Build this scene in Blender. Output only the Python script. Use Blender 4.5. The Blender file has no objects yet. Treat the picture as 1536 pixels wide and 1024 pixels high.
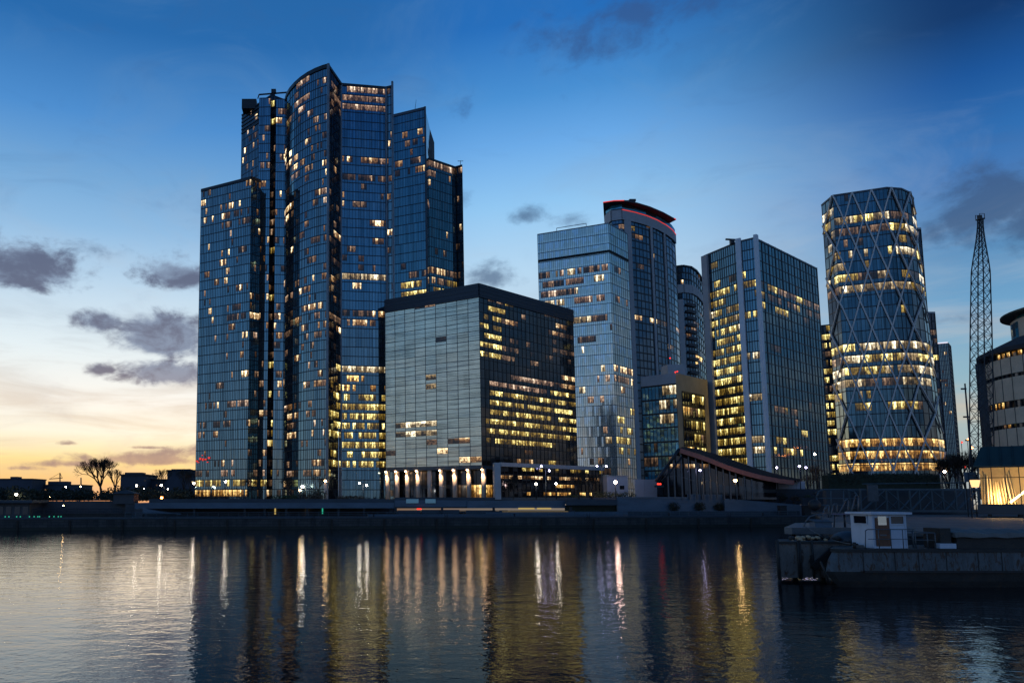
import bpy, math, random
from mathutils import Vector
random.seed(11)
SC = bpy.context.scene
COL = SC.collection
rad = math.radians

# ------------------------------------------------------------------ camera
F, XC, YC, TP, CH = 1100.0, 520.0, 638.0, 0.1, 6.5     # focal length and centre in photo pixels, tan of pitch, eye height
PITCH = math.atan(TP)
FW = Vector((0, math.cos(PITCH), math.sin(PITCH)))
UP = Vector((0, -math.sin(PITCH), math.cos(PITCH)))
EYE = Vector((0, 0, CH))
cd = bpy.data.cameras.new('camera')
cam = bpy.data.objects.new('camera', cd)
COL.objects.link(cam)
cam.location = EYE
cam.rotation_euler = (math.pi / 2 + PITCH, 0, 0)
cd.sensor_width = 36
cd.lens = F / 1536 * 36
cd.shift_x = (768 - XC) / 1536
cd.shift_y = (YC - 512) / 1536
cd.clip_start = 0.5
cd.clip_end = 8000
SC.camera = cam

def ray(px, py):
    return Vector(((px - XC) / F, 0, 0)) + UP * ((YC - py) / F) + FW
def at(px, py, Y):                     # point seen at a pixel of the photo, Y metres ahead
    r = ray(px, py)
    return EYE + r * (Y / r.y)
def atz(px, py, z):                    # the same for a known height
    r = ray(px, py)
    return EYE + r * ((z - CH) / r.z)
def proj(p):
    d = p - EYE
    w = d.dot(FW)
    return XC + F * d.x / w, YC - F * d.dot(UP) / w
def gx(px, Y, z=6.4):                  # x of the vertical through pixel px near the ground
    return at(px, 748, Y).x

# ------------------------------------------------------------------ meshes and objects
class MB:
    def __init__(s):
        s.v, s.f, s.uv, s.m, s.sm = [], [], [], [], []
    def poly(s, pts, uv=None, m=0, smooth=False):
        b = len(s.v)
        s.v += [tuple(p) for p in pts]
        s.f.append(tuple(range(b, b + len(pts))))
        s.uv.append(uv or [(0, 0)] * len(pts))
        s.m.append(m); s.sm.append(smooth)
    def mesh(s, verts, faces, m=0, smooth=False):
        b = len(s.v)
        s.v += [tuple(p) for p in verts]
        for f in faces:
            s.f.append(tuple(b + i for i in f)); s.uv.append([(0, 0)] * len(f)); s.m.append(m); s.sm.append(smooth)
    def box(s, c, size, rz=0, m=0):
        c = Vector(c); hx, hy, hz = size[0] / 2, size[1] / 2, size[2] / 2
        ca, sa = math.cos(rz), math.sin(rz)
        vs = []
        for z in (-hz, hz):
            for x, y in ((-hx, -hy), (hx, -hy), (hx, hy), (-hx, hy)):
                vs.append((c.x + x * ca - y * sa, c.y + x * sa + y * ca, c.z + z))
        s.mesh(vs, [(0, 3, 2, 1), (4, 5, 6, 7), (0, 1, 5, 4), (1, 2, 6, 5), (2, 3, 7, 6), (3, 0, 4, 7)], m)
    def bar(s, p, q, w, d, n, m=0):     # flat bar from p to q, w wide, standing d off the face with normal n
        p, q, n = Vector(p), Vector(q), Vector(n)
        t = (q - p).normalized()
        a = t.cross(n).normalized() * (w / 2)
        o = n * d
        i = n * -0.02
        s.mesh([p - a + i, p + a + i, p + a + o, p - a + o, q - a + i, q + a + i, q + a + o, q - a + o],
               [(0, 1, 2, 3), (7, 6, 5, 4), (0, 4, 5, 1), (1, 5, 6, 2), (2, 6, 7, 3), (3, 7, 4, 0)], m)
    def tube(s, p, q, r0, r1=None, n=6, m=0, cap=True):
        p, q = Vector(p), Vector(q)
        r1 = r0 if r1 is None else r1
        t = (q - p)
        if t.length < 1e-6: return
        t.normalize()
        a = t.orthogonal().normalized(); b = t.cross(a)
        vs = []
        for c, r in ((p, r0), (q, r1)):
            for k in range(n):
                an = 2 * math.pi * k / n
                vs.append(c + a * (r * math.cos(an)) + b * (r * math.sin(an)))
        fs = [(k, (k + 1) % n, n + (k + 1) % n, n + k) for k in range(n)]
        if cap: fs += [tuple(range(n - 1, -1, -1)), tuple(range(n, 2 * n))]
        s.mesh(vs, fs, m, n > 5)
    def path(s, pts, r, n=6, m=0):
        for i in range(len(pts) - 1): s.tube(pts[i], pts[i + 1], r, r, n, m)
    def ball(s, c, r, m=0, nu=8, nv=6, sz=1.0):
        c = Vector(c); vs = []; fs = []
        for j in range(nv + 1):
            th = math.pi * j / nv
            for i in range(nu):
                ph = 2 * math.pi * i / nu
                vs.append(c + Vector((r * math.sin(th) * math.cos(ph), r * math.sin(th) * math.sin(ph), sz * r * math.cos(th))))
        for j in range(nv):
            for i in range(nu):
                fs.append((j * nu + i, (j + 1) * nu + i, (j + 1) * nu + (i + 1) % nu, j * nu + (i + 1) % nu))
        s.mesh(vs, fs, m, True)
    def prism(s, plan, z0, z1, m=0):
        n = len(plan)
        vs = [(p[0], p[1], z0) for p in plan] + [(p[0], p[1], z1) for p in plan]
        s.mesh(vs, [(k, (k + 1) % n, n + (k + 1) % n, n + k) for k in range(n)] + [tuple(range(n - 1, -1, -1)), tuple(range(n, 2 * n))], m)
    def build(s, name, mats, parent=None, label=None, kind=None):
        me = bpy.data.meshes.new(name)
        off = Vector(parent_loc(parent)) if parent else Vector((0, 0, 0))
        me.from_pydata([tuple(Vector(v) - off) for v in s.v], [], s.f)
        if not isinstance(mats, (list, tuple)): mats = [mats]
        for m in mats: me.materials.append(m)
        uvl = me.uv_layers.new(name='UVMap')
        k = 0
        flat = []
        for u in s.uv:
            for a in u: flat += [a[0], a[1]]
        uvl.data.foreach_set('uv', flat)
        me.polygons.foreach_set('material_index', s.m)
        me.polygons.foreach_set('use_smooth', s.sm)
        me.update()
        o = bpy.data.objects.new(name, me)
        COL.objects.link(o)
        if parent: o.parent = parent
        if label: o['label'] = label
        if kind: o['kind'] = kind
        return o
def parent_loc(p):
    v = Vector((0, 0, 0))
    while p is not None:
        v += p.location; p = p.parent
    return v
def thing(name, label, cat, loc=(0, 0, 0), group=None):
    o = bpy.data.objects.new(name, None)
    o.empty_display_size = 0.5
    COL.objects.link(o); o.location = loc
    o['label'] = label; o['category'] = cat
    if group: o['group'] = group
    return o
def tag(o, label, cat, group=None):
    o['label'] = label; o['category'] = cat
    if group: o['group'] = group
    return o
def copy_tree(o, loc, label, group=None, rz=0):
    c = o.copy(); COL.objects.link(c); c.location = loc; c.rotation_euler = (0, 0, rz); c['label'] = label
    if group: c['group'] = group
    for ch in list(o.children):
        k = ch.copy(); COL.objects.link(k); k.parent = c
        for g in list(ch.children):
            d = g.copy(); COL.objects.link(d); d.parent = k
    return c

# ------------------------------------------------------------------ materials
def lin(r, g, b):
    def f(c):
        c /= 255
        return c / 12.92 if c <= 0.04045 else ((c + 0.055) / 1.055) ** 2.4
    return (f(r), f(g), f(b), 1)
class NT:
    def __init__(s, tree): s.t = tree; s.n = tree.nodes; s.l = tree.links
    def new(s, typ, **kw):
        n = s.n.new(typ)
        for k, v in kw.items(): setattr(n, k, v)
        return n
    def put(s, sock, v):
        if hasattr(v, 'is_output'): s.l.new(v, sock)
        elif v is not None:
            try: sock.default_value = v
            except TypeError: sock.default_value = tuple(v)
    def math(s, op, a, b=None, c=None, clamp=False):
        n = s.new('ShaderNodeMath', operation=op, use_clamp=clamp)
        s.put(n.inputs[0], a)
        if b is not None: s.put(n.inputs[1], b)
        if c is not None: s.put(n.inputs[2], c)
        return n.outputs[0]
    def vmath(s, op, a, b=None, scale=None):
        n = s.new('ShaderNodeVectorMath', operation=op)
        s.put(n.inputs[0], a)
        if b is not None: s.put(n.inputs[1], b)
        if scale is not None: s.put(n.inputs['Scale'], scale)
        return n.outputs['Value'] if op in ('DOT_PRODUCT', 'LENGTH') else n.outputs[0]
    def mix(s, f, a, b, blend='MIX'):
        n = s.new('ShaderNodeMix', data_type='RGBA', blend_type=blend)
        s.put(n.inputs[0], f); s.put(n.inputs[6], a); s.put(n.inputs[7], b)
        return n.outputs[2]
    def ramp(s, f, stops, interp='LINEAR'):
        n = s.new('ShaderNodeValToRGB')
        n.color_ramp.interpolation = interp
        e = n.color_ramp.elements
        while len(e) < len(stops): e.new(0.5)
        for k, (p, c) in enumerate(stops): e[k].position = p; e[k].color = c
        s.put(n.inputs[0], f)
        return n.outputs[0]
    def smooth(s, v, a, b):
        n = s.new('ShaderNodeMapRange', interpolation_type='SMOOTHSTEP')
        s.put(n.inputs[0], v); n.inputs[1].default_value = a; n.inputs[2].default_value = b
        return n.outputs[0]
    def noise(s, vec, scale, detail=2, rough=0.5, dist=0, dim='3D'):
        n = s.new('ShaderNodeTexNoise', noise_dimensions=dim)
        s.put(n.inputs['Vector'], vec); n.inputs['Scale'].default_value = scale
        n.inputs['Detail'].default_value = detail; n.inputs['Roughness'].default_value = rough; n.inputs['Distortion'].default_value = dist
        return n.outputs[0]
    def scalev(s, vec, sc):
        n = s.new('ShaderNodeMapping')
        s.put(n.inputs[0], vec); n.inputs['Scale'].default_value = sc
        return n.outputs[0]
def mat(name):
    m = bpy.data.materials.new(name); m.use_nodes = True
    nt = NT(m.node_tree)
    return m, nt, m.node_tree.nodes['Principled BSDF']
def plain(name, col, rough=0.6, metal=0.0, var=0.35, scale=0.6, bump=0.0, ior=1.45, stretch=(1, 1, 1), rust=None):
    m, nt, p = mat(name)
    tc = nt.new('ShaderNodeTexCoord')
    v = nt.scalev(tc.outputs['Object'], stretch)
    n = nt.noise(v, scale, 6, 0.6)
    n2 = nt.noise(v, scale * 9, 3, 0.6)
    f = nt.math('ADD', nt.math('MULTIPLY', n, 0.7), nt.math('MULTIPLY', n2, 0.3))
    lo = tuple(c * (1 - var) for c in col) + (1,); hi = tuple(min(1, c * (1 + var)) for c in col) + (1,)
    c = nt.ramp(f, [(0.3, lo), (0.7, hi)])
    if rust:
        r = nt.smooth(nt.noise(v, scale * 2.3, 8, 0.72, 0.6), rust[3], rust[3] + 0.1)
        c = nt.mix(r, c, tuple(rust[:3]) + (1,))
    nt.put(p.inputs['Base Color'], c)
    nt.put(p.inputs['Roughness'], nt.math('ADD', nt.math('MULTIPLY', n2, 0.25), rough - 0.12, clamp=True))
    p.inputs['Metallic'].default_value = metal; p.inputs['IOR'].default_value = ior
    if bump:
        b = nt.new('ShaderNodeBump'); b.inputs['Strength'].default_value = bump; b.inputs['Distance'].default_value = 0.1
        nt.put(b.inputs['Height'], n2); nt.put(p.inputs['Normal'], b.outputs[0])
    return m
def glow(name, col, strength, sample=False):
    m, nt, p = mat(name)
    p.inputs['Base Color'].default_value = (0.02, 0.02, 0.02, 1)
    p.inputs['Emission Color'].default_value = tuple(col) + (1,)
    p.inputs['Emission Strength'].default_value = strength
    m.cycles.emission_sampling = 'AUTO' if sample else 'NONE'
    return m
def glass(name, tint=(0.55, 0.8, 1.0), ior=2.8, base=(0.012, 0.018, 0.026), span=0.26, spancol=(0.02, 0.03, 0.045), tilt=0.012, rough=0.05, blinds=0.05, streak=0.0, streakcol=(0.3, 0.32, 0.32), wob=0.006, metal=0.0):
    # curtain wall: UV counts bays and storeys; each pane has its own tilt, blind height and tint
    m, nt, p = mat(name)
    uv = nt.new('ShaderNodeUVMap').outputs[0]
    sep = nt.new('ShaderNodeSeparateXYZ'); nt.put(sep.inputs[0], uv)
    u, v = sep.outputs[0], sep.outputs[1]
    cu, cv = nt.math('FLOOR', u), nt.math('FLOOR', v)
    cmb = nt.new('ShaderNodeCombineXYZ'); nt.put(cmb.inputs[0], cu); nt.put(cmb.inputs[1], cv)
    wn = nt.new('ShaderNodeTexWhiteNoise', noise_dimensions='3D'); nt.put(wn.inputs['Vector'], cmb.outputs[0])
    fv = nt.math('FRACT', v); 
    geo = nt.new('ShaderNodeNewGeometry')
    t = nt.vmath('SCALE', nt.vmath('SUBTRACT', wn.outputs['Color'], (0.5, 0.5, 0.5)), scale=tilt)
    nz = nt.new('ShaderNodeTexNoise'); nt.put(nz.inputs['Vector'], nt.scalev(uv, (0.9, 1.3, 1))); nz.inputs['Scale'].default_value = 1.0; nz.inputs['Detail'].default_value = 2
    t2 = nt.vmath('SCALE', nt.vmath('SUBTRACT', nz.outputs['Color'], (0.5, 0.5, 0.5)), scale=wob)
    nn = nt.vmath('NORMALIZE', nt.vmath('ADD', geo.outputs['Normal'], nt.vmath('ADD', t, t2)))
    nt.put(p.inputs['Normal'], nn)
    # blinds hang from the top of some panes
    hgt = nt.math('MULTIPLY', wn.outputs['Value'], 1.6)
    isb = nt.math('GREATER_THAN', fv, hgt)
    c = nt.mix(isb, tuple(base) + (1,), (blinds, blinds * 1.05, blinds * 1.08, 1))
    dirt = nt.noise(nt.scalev(uv, (0.12, 0.1, 1)), 1.0, 5, 0.6)
    c = nt.mix(nt.math('LESS_THAN', fv, span), c, tuple(spancol) + (1,))
    if streak:
        sn = nt.noise(nt.scalev(uv, (0.35, 7.0, 1)), 1.0, 4, 0.65)
        sn2 = nt.noise(nt.scalev(uv, (0.15, 0.9, 1)), 1.0, 3, 0.6)
        sf = nt.smooth(nt.math('ADD', nt.math('MULTIPLY', sn, 0.65), nt.math('MULTIPLY', sn2, 0.35)), 0.36, 0.62)
        c = nt.mix(nt.math('ADD', nt.math('MULTIPLY', sf, streak), 0.12), c, tuple(streakcol) + (1,))
    nt.put(p.inputs['Base Color'], c)
    nt.put(p.inputs['Roughness'], nt.math('ADD', nt.math('MULTIPLY', dirt, 0.08), rough - 0.02, clamp=True))
    p.inputs['IOR'].default_value = ior
    su = nt.math('FLOOR', nt.math('MULTIPLY', u, 2.0))
    cs = nt.new('ShaderNodeCombineXYZ'); nt.put(cs.inputs[0], su); nt.put(cs.inputs[1], nt.math('FLOOR', nt.math('MULTIPLY', v, 0.5))); cs.inputs[2].default_value = 3.1
    w2 = nt.new('ShaderNodeTexWhiteNoise', noise_dimensions='3D'); nt.put(w2.inputs['Vector'], cs.outputs[0])
    c1 = nt.new('ShaderNodeCombineXYZ'); nt.put(c1.inputs[0], su)
    w3 = nt.new('ShaderNodeTexWhiteNoise', noise_dimensions='3D'); nt.put(w3.inputs['Vector'], c1.outputs[0])
    tone = nt.math('ADD', nt.math('MULTIPLY', w2.outputs['Value'], 0.35), nt.math('ADD', nt.math('MULTIPLY', w3.outputs['Value'], 0.4), 0.42))
    nt.put(p.inputs['Specular Tint'], nt.vmath('SCALE', tuple(tint), scale=tone))
    p.inputs['Metallic'].default_value = metal
    return m
def litmat(name, ca, cb, lo, hi, bays=1.0, sub=2.0):
    # lit room behind a pane: ceiling lights, furniture, people and blinds break it up
    m, nt, p = mat(name)
    uv = nt.new('ShaderNodeUVMap').outputs[0]
    sep = nt.new('ShaderNodeSeparateXYZ'); nt.put(sep.inputs[0], uv)
    u, v = sep.outputs[0], sep.outputs[1]
    cmb = nt.new('ShaderNodeCombineXYZ'); nt.put(cmb.inputs[0], nt.math('FLOOR', nt.math('MULTIPLY', u, bays))); nt.put(cmb.inputs[1], nt.math('FLOOR', v))
    wn = nt.new('ShaderNodeTexWhiteNoise', noise_dimensions='3D'); nt.put(wn.inputs['Vector'], cmb.outputs[0])
    fv = nt.math('FRACT', v)
    n1 = nt.noise(nt.scalev(uv, (4.5 * bays, 3.2, 1)), 1.0, 3, 0.7)
    n2 = nt.noise(nt.scalev(uv, (0.7, 0.9, 1)), 1.0, 2, 0.5)
    su = nt.math('MULTIPLY', u, sub)
    cs = nt.new('ShaderNodeCombineXYZ'); nt.put(cs.inputs[0], nt.math('FLOOR', su)); nt.put(cs.inputs[1], nt.math('FLOOR', v)); cs.inputs[2].default_value = 7.3
    ws = nt.new('ShaderNodeTexWhiteNoise', noise_dimensions='3D'); nt.put(ws.inputs['Vector'], cs.outputs[0])
    sc_ = nt.new('ShaderNodeSeparateColor'); nt.put(sc_.inputs[0], ws.outputs['Color'])
    fs = nt.math('FRACT', su)
    bar = nt.math('MULTIPLY', nt.smooth(fs, 0.0, 0.12), nt.smooth(fs, 1.0, 0.88))
    sill_ = nt.math('ADD', nt.math('MULTIPLY', nt.math('POWER', sc_.outputs[0], 2.0), 0.45), 0.3)
    cut = nt.smooth(nt.math('SUBTRACT', fv, sill_), -0.05, 0.09)
    sv = nt.math('ADD', nt.math('MULTIPLY', nt.math('POWER', sc_.outputs[1], 1.4), 1.0), 0.22)
    blk = nt.smooth(n1, 0.34, 0.6)
    br = nt.math('ADD', nt.math('MULTIPLY', nt.math('MULTIPLY', blk, 0.85), nt.math('ADD', nt.math('MULTIPLY', cut, 0.8), 0.2)), nt.math('MULTIPLY', nt.smooth(fv, 0.76, 0.9), 0.55))
    br = nt.math('MULTIPLY', nt.math('MULTIPLY', br, sv), nt.math('ADD', nt.math('MULTIPLY', bar, 0.5), 0.5))
    rnd = nt.math('ADD', nt.math('MULTIPLY', nt.math('POWER', wn.outputs['Value'], 2.3), (hi - lo) * 1.55), lo * .9)
    br = nt.math('MULTIPLY', nt.math('MULTIPLY', br, rnd), nt.math('ADD', n2, 0.45))
    col = nt.mix(nt.smooth(nt.math('ADD', br, nt.math('MULTIPLY', wn.outputs['Value'], 0.3)), 0.15, 1.5), tuple(ca) + (1,), tuple(cb) + (1,))
    p.inputs['Base Color'].default_value = (0.02, 0.02, 0.02, 1)
    p.inputs['Roughness'].default_value = 0.1
    nt.put(p.inputs['Emission Color'], col)
    nt.put(p.inputs['Emission Strength'], br)
    m.cycles.emission_sampling = 'NONE'
    return m

M = {}
M['glass_blue'] = glass('glass_blue', span=0.3)
M['glass_grey'] = glass('glass_grey', (0.62, 0.9, 1.0), 3.5, (0.02, 0.026, 0.032), 0.3, (0.03, 0.038, 0.048), 0.02, 0.06)
M['glass_deep'] = glass('glass_deep', (0.46, 0.8, 1.0), 3.1, (0.006, 0.012, 0.02), 0.34, (0.008, 0.02, 0.04), 0.012)
M['glass_teal'] = glass('glass_teal', (0.45, 0.85, 1.0), 3.2, (0.04, 0.21, 0.31), 0.3, (0.09, 0.3, 0.4), 0.02)
M['glass_night'] = glass('glass_night', (0.42, 0.78, 1.0), 2.4, (0.006, 0.01, 0.014), 0.4, (0.012, 0.018, 0.026), 0.016)
M['glass_dusk'] = glass('glass_dusk', (0.5, 0.88, 1.0), 3.0, (0.008, 0.014, 0.02), 0.3, (0.012, 0.024, 0.034), 0.016)
M['glass_black'] = glass('glass_black', (0.7, 0.8, 1.0), 1.7, (0.008, 0.008, 0.01), 0.3, (0.012, 0.012, 0.014), 0.02, 0.05)
M['glass_fritted'] = glass('glass_fritted', (1.0, 0.92, 0.74), 3.4, (0.12, 0.115, 0.09), 0.16, (0.2, 0.19, 0.15), 0.02, 0.12, 0.17, 1.0, (0.92, 0.8, 0.57), metal=0.3)
M['glass_bronze'] = glass('glass_bronze', (0.85, 0.85, 0.9), 1.75, (0.014, 0.012, 0.01), 0.25, (0.022, 0.018, 0.015), 0.02, 0.06, 0.03)
M['glass_pale'] = glass('glass_pale', (1.0, 1.0, 0.94), 4.0, (0.54, 0.52, 0.45), 0.26, (0.64, 0.61, 0.53), 0.03, 0.08, 0.58, metal=0.62)
M['glass_navy'] = glass('glass_navy', (0.5, 0.75, 1.0), 2.5, (0.008, 0.014, 0.022), 0.35, (0.02, 0.03, 0.04), 0.02)
M['frame_dark'] = plain('frame_dark', (0.018, 0.022, 0.028), 0.4, 0.3)
M['frame_mid'] = plain('frame_mid', (0.06, 0.07, 0.085), 0.4, 0.3)
M['frame_pale'] = plain('frame_pale', (0.16, 0.18, 0.2), 0.4, 0.3)
M['louvre'] = plain('louvre', (0.025, 0.035, 0.05), 0.45, 0.2, 0.3, 0.3, 0, 1.45, (0.3, 0.3, 8))
M['stone_pale'] = plain('stone_pale', (0.3, 0.31, 0.33), 0.65, 0, 0.12, 0.3)
M['pier_grey'] = plain('pier_grey', (0.38, 0.375, 0.38), 0.65, 0, 0.15, 0.4)
M['fin_white'] = plain('fin_white', (0.72, 0.73, 0.75), 0.55, 0, 0.1, 0.3)
M['brown_clad'] = plain('brown_clad', (0.42, 0.29, 0.17), 0.6, 0, 0.2, 0.3)
M['dark_clad'] = plain('dark_clad', (0.05, 0.052, 0.058), 0.6, 0, 0.25, 0.3)
M['roof_dark'] = plain('roof_dark', (0.04, 0.04, 0.045), 0.85)
M['diagrid'] = plain('diagrid', (0.64, 0.57, 0.52), 0.5, 0, 0.12, 0.4)
M['column'] = plain('column', (0.5, 0.42, 0.36), 0.6, 0, 0.1, 1.0)
M['far_wall'] = plain('far_wall', (0.06, 0.066, 0.085), 0.9, 0, 0.3, 0.1)
M['blue_panel'] = plain('blue_panel', (0.075, 0.115, 0.155), 0.5, 0, 0.3, 0.25, 0.1, 1.45, (0.6, 0.6, 2.0))
M['slate_panel'] = plain('slate_panel', (0.035, 0.05, 0.065), 0.55, 0, 0.35, 0.3, 0.1, 1.45, (0.5, 0.5, 2.5))
M['quay_stone'] = plain('quay_stone', (0.035, 0.032, 0.03), 0.8, 0, 0.5, 0.5, 0.4, 1.45, (1, 1, 2))
def blocks(name, c1, c2, mortar):
    m, nt, p = mat(name)
    o = nt.new('ShaderNodeTexCoord').outputs['Object']; s = nt.new('ShaderNodeSeparateXYZ'); nt.put(s.inputs[0], o)
    v = nt.new('ShaderNodeCombineXYZ'); nt.put(v.inputs[0], s.outputs[0]); nt.put(v.inputs[1], s.outputs[2])
    br = nt.new('ShaderNodeTexBrick'); nt.put(br.inputs['Vector'], v.outputs[0])
    br.inputs['Color1'].default_value = c1 + (1,); br.inputs['Color2'].default_value = c2 + (1,); br.inputs['Mortar'].default_value = mortar + (1,)
    br.inputs['Scale'].default_value = 1.0; br.inputs['Mortar Size'].default_value = .03; br.inputs['Brick Width'].default_value = 1.7; br.inputs['Row Height'].default_value = .55; br.inputs['Bias'].default_value = 0.0
    st = nt.noise(nt.scalev(o, (.9, .9, .12)), .7, 6, .65)        # stains running down
    c = nt.mix(nt.math('MULTIPLY', nt.smooth(st, .42, .68), .75), br.outputs[0], (.012, .013, .012, 1))
    nt.put(p.inputs['Base Color'], c); p.inputs['Roughness'].default_value = .75
    bm = nt.new('ShaderNodeBump'); bm.inputs['Strength'].default_value = .5; bm.inputs['Distance'].default_value = .05; nt.put(bm.inputs['Height'], nt.math('SUBTRACT', 1.0, br.outputs['Fac'])); nt.put(p.inputs['Normal'], bm.outputs[0])
    return m
M['quay_block'] = blocks('quay_block', (.06, .056, .052), (.035, .034, .033), (.012, .012, .012))
M['paving'] = plain('paving', (0.035, 0.038, 0.042), 0.8, 0, 0.25, 0.3)
M['dock_deck'] = plain('dock_deck', (0.11, 0.1, 0.095), 0.75, 0, 0.45, 0.35, 0.3)
M['ground'] = plain('ground', (0.03, 0.032, 0.03), 0.95, 0, 0.4, 0.1)
M['hoarding'] = plain('hoarding', (0.4, 0.42, 0.46), 0.6, 0, 0.12, 0.5)
M['steel_dark'] = plain('steel_dark', (0.022, 0.026, 0.032), 0.5, 0.2)
M['steel_blue'] = plain('steel_blue', (0.065, 0.09, 0.105), 0.5, 0.2, 0.3, 0.8)
M['steel_grey'] = plain('steel_grey', (0.1, 0.11, 0.12), 0.45, 0.4, 0.25, 1.2)
M['bark'] = plain('bark', (0.035, 0.028, 0.022), 0.9, 0, 0.3, 3)
M['leaf'] = plain('leaf', (0.045, 0.06, 0.022), 0.7, 0, 0.6, 2)
M['leaf_brown'] = plain('leaf_brown', (0.075, 0.045, 0.025), 0.7, 0, 0.5, 2)
M['leaf_dark'] = plain('leaf_dark', (0.02, 0.027, 0.015), 0.8, 0, 0.5, 2)
M['pot'] = plain('pot', (0.02, 0.02, 0.022), 0.6)
M['timber_roof'] = plain('timber_roof', (0.03, 0.026, 0.03), 0.45, 0.2, 0.4, 0.4, 0.2, 1.45, (1, 0.2, 1))
M['timber_edge'] = plain('timber_edge', (0.42, 0.14, 0.1), 0.6, 0, 0.2, 1)
M['hull_paint'] = plain('hull_paint', (0.085, 0.095, 0.1), 0.6, 0, 0.45, 0.9, 0.4, 1.45, (1.6, 1, 0.55), (0.06, 0.032, 0.02, 0.5))
M['hull_dark'] = plain('hull_dark', (0.025, 0.022, 0.02), 0.65, 0, 0.5, 0.8, 0.3, 1.45, (1, 1, 1), (0.05, 0.03, 0.02, 0.55))
M['rusty'] = plain('rusty', (0.15, 0.13, 0.115), 0.75, 0, 0.45, 0.7, 0.5, 1.45, (1, 1, 0.5), (0.07, 0.035, 0.02, 0.52))
M['boat_white'] = plain('boat_white', (0.46, 0.5, 0.57), 0.4, 0, 0.1, 1.2, 0, 1.45, (1, 1, 0.4), (0.3, 0.26, 0.22, 0.68))
M['boat_door'] = plain('boat_door', (0.13, 0.05, 0.025), 0.45, 0, 0.3, 2.5, 0, 1.45, (4, 4, 0.4))
M['tarpaulin'] = plain('tarpaulin', (0.13, 0.12, 0.11), 0.7, 0, 0.3, 0.9, 0.5)
M['green_roof'] = plain('green_roof', (0.02, 0.045, 0.042), 0.45, 0.1, 0.2, 0.5)
M['concrete'] = plain('concrete', (0.68, 0.52, 0.37), 0.75, 0, 0.2, 0.35, 0.1)  # warm pale tone stands in for street-lamp light on the round building
M['purple_seat'] = plain('purple_seat', (0.2, 0.14, 0.2), 0.7)
M['car_paint'] = plain('car_paint', (0.02, 0.022, 0.025), 0.25, 0.2)
M['rubber'] = plain('rubber', (0.012, 0.012, 0.012), 0.85)
M['red_paint'] = plain('red_paint', (0.25, 0.02, 0.015), 0.5)
WARM_A, WARM_B = (1.0, 0.46, 0.14), (1.0, 0.76, 0.42)
M['lit_warm'] = litmat('lit_warm', WARM_A, WARM_B, 0.15, 3.3)
M['lit_yellow'] = litmat('lit_yellow', (1.0, 0.6, 0.08), (1.0, 0.84, 0.3), 0.3, 3.1, 1.0, 3.0)
M['lit_gold'] = litmat('lit_gold', (1.0, 0.42, 0.06), (1.0, 0.66, 0.22), 1.0, 3.8)
M['lit_pink'] = litmat('lit_pink', (1.0, 0.55, 0.32), (1.0, 0.76, 0.54), 0.3, 1.8)
M['lit_white'] = litmat('lit_white', (1.0, 0.66, 0.28), (1.0, 0.87, 0.58), 0.5, 2.8)
M['lit_dim'] = litmat('lit_dim', (1.0, 0.55, 0.28), (1.0, 0.7, 0.45), 0.03, 0.5)
M['lamp_white'] = glow('lamp_white', (1.0, 0.88, 0.7), 60, True)
M['lamp_warm'] = glow('lamp_warm', (1.0, 0.62, 0.25), 55, True)
M['lamp_orange'] = glow('lamp_orange', (1.0, 0.22, 0.04), 40, True)
M['lamp_violet'] = glow('lamp_violet', (0.66, 0.6, 1.0), 22, True)
M['lamp_pink'] = glow('lamp_pink', (1.0, 0.62, 0.5), 75, True)
M['red_glow'] = glow('red_glow', (1.0, 0.06, 0.04), 0.75)
M['red_lamp'] = glow('red_lamp', (1.0, 0.04, 0.02), 2.2)
M['green_glow'] = glow('green_glow', (0.05, 0.8, 0.5), 0.5)
M['violet_glow'] = glow('violet_glow', (0.5, 0.4, 1.0), 3.0)
M['strip_yellow'] = glow('strip_yellow', (1.0, 0.7, 0.2), 0.5)
M['strip_pale'] = glow('strip_pale', (0.9, 0.85, 1.0), 1.0)
M['downlight'] = glow('downlight', (1.0, 0.6, 0.3), 30)

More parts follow.
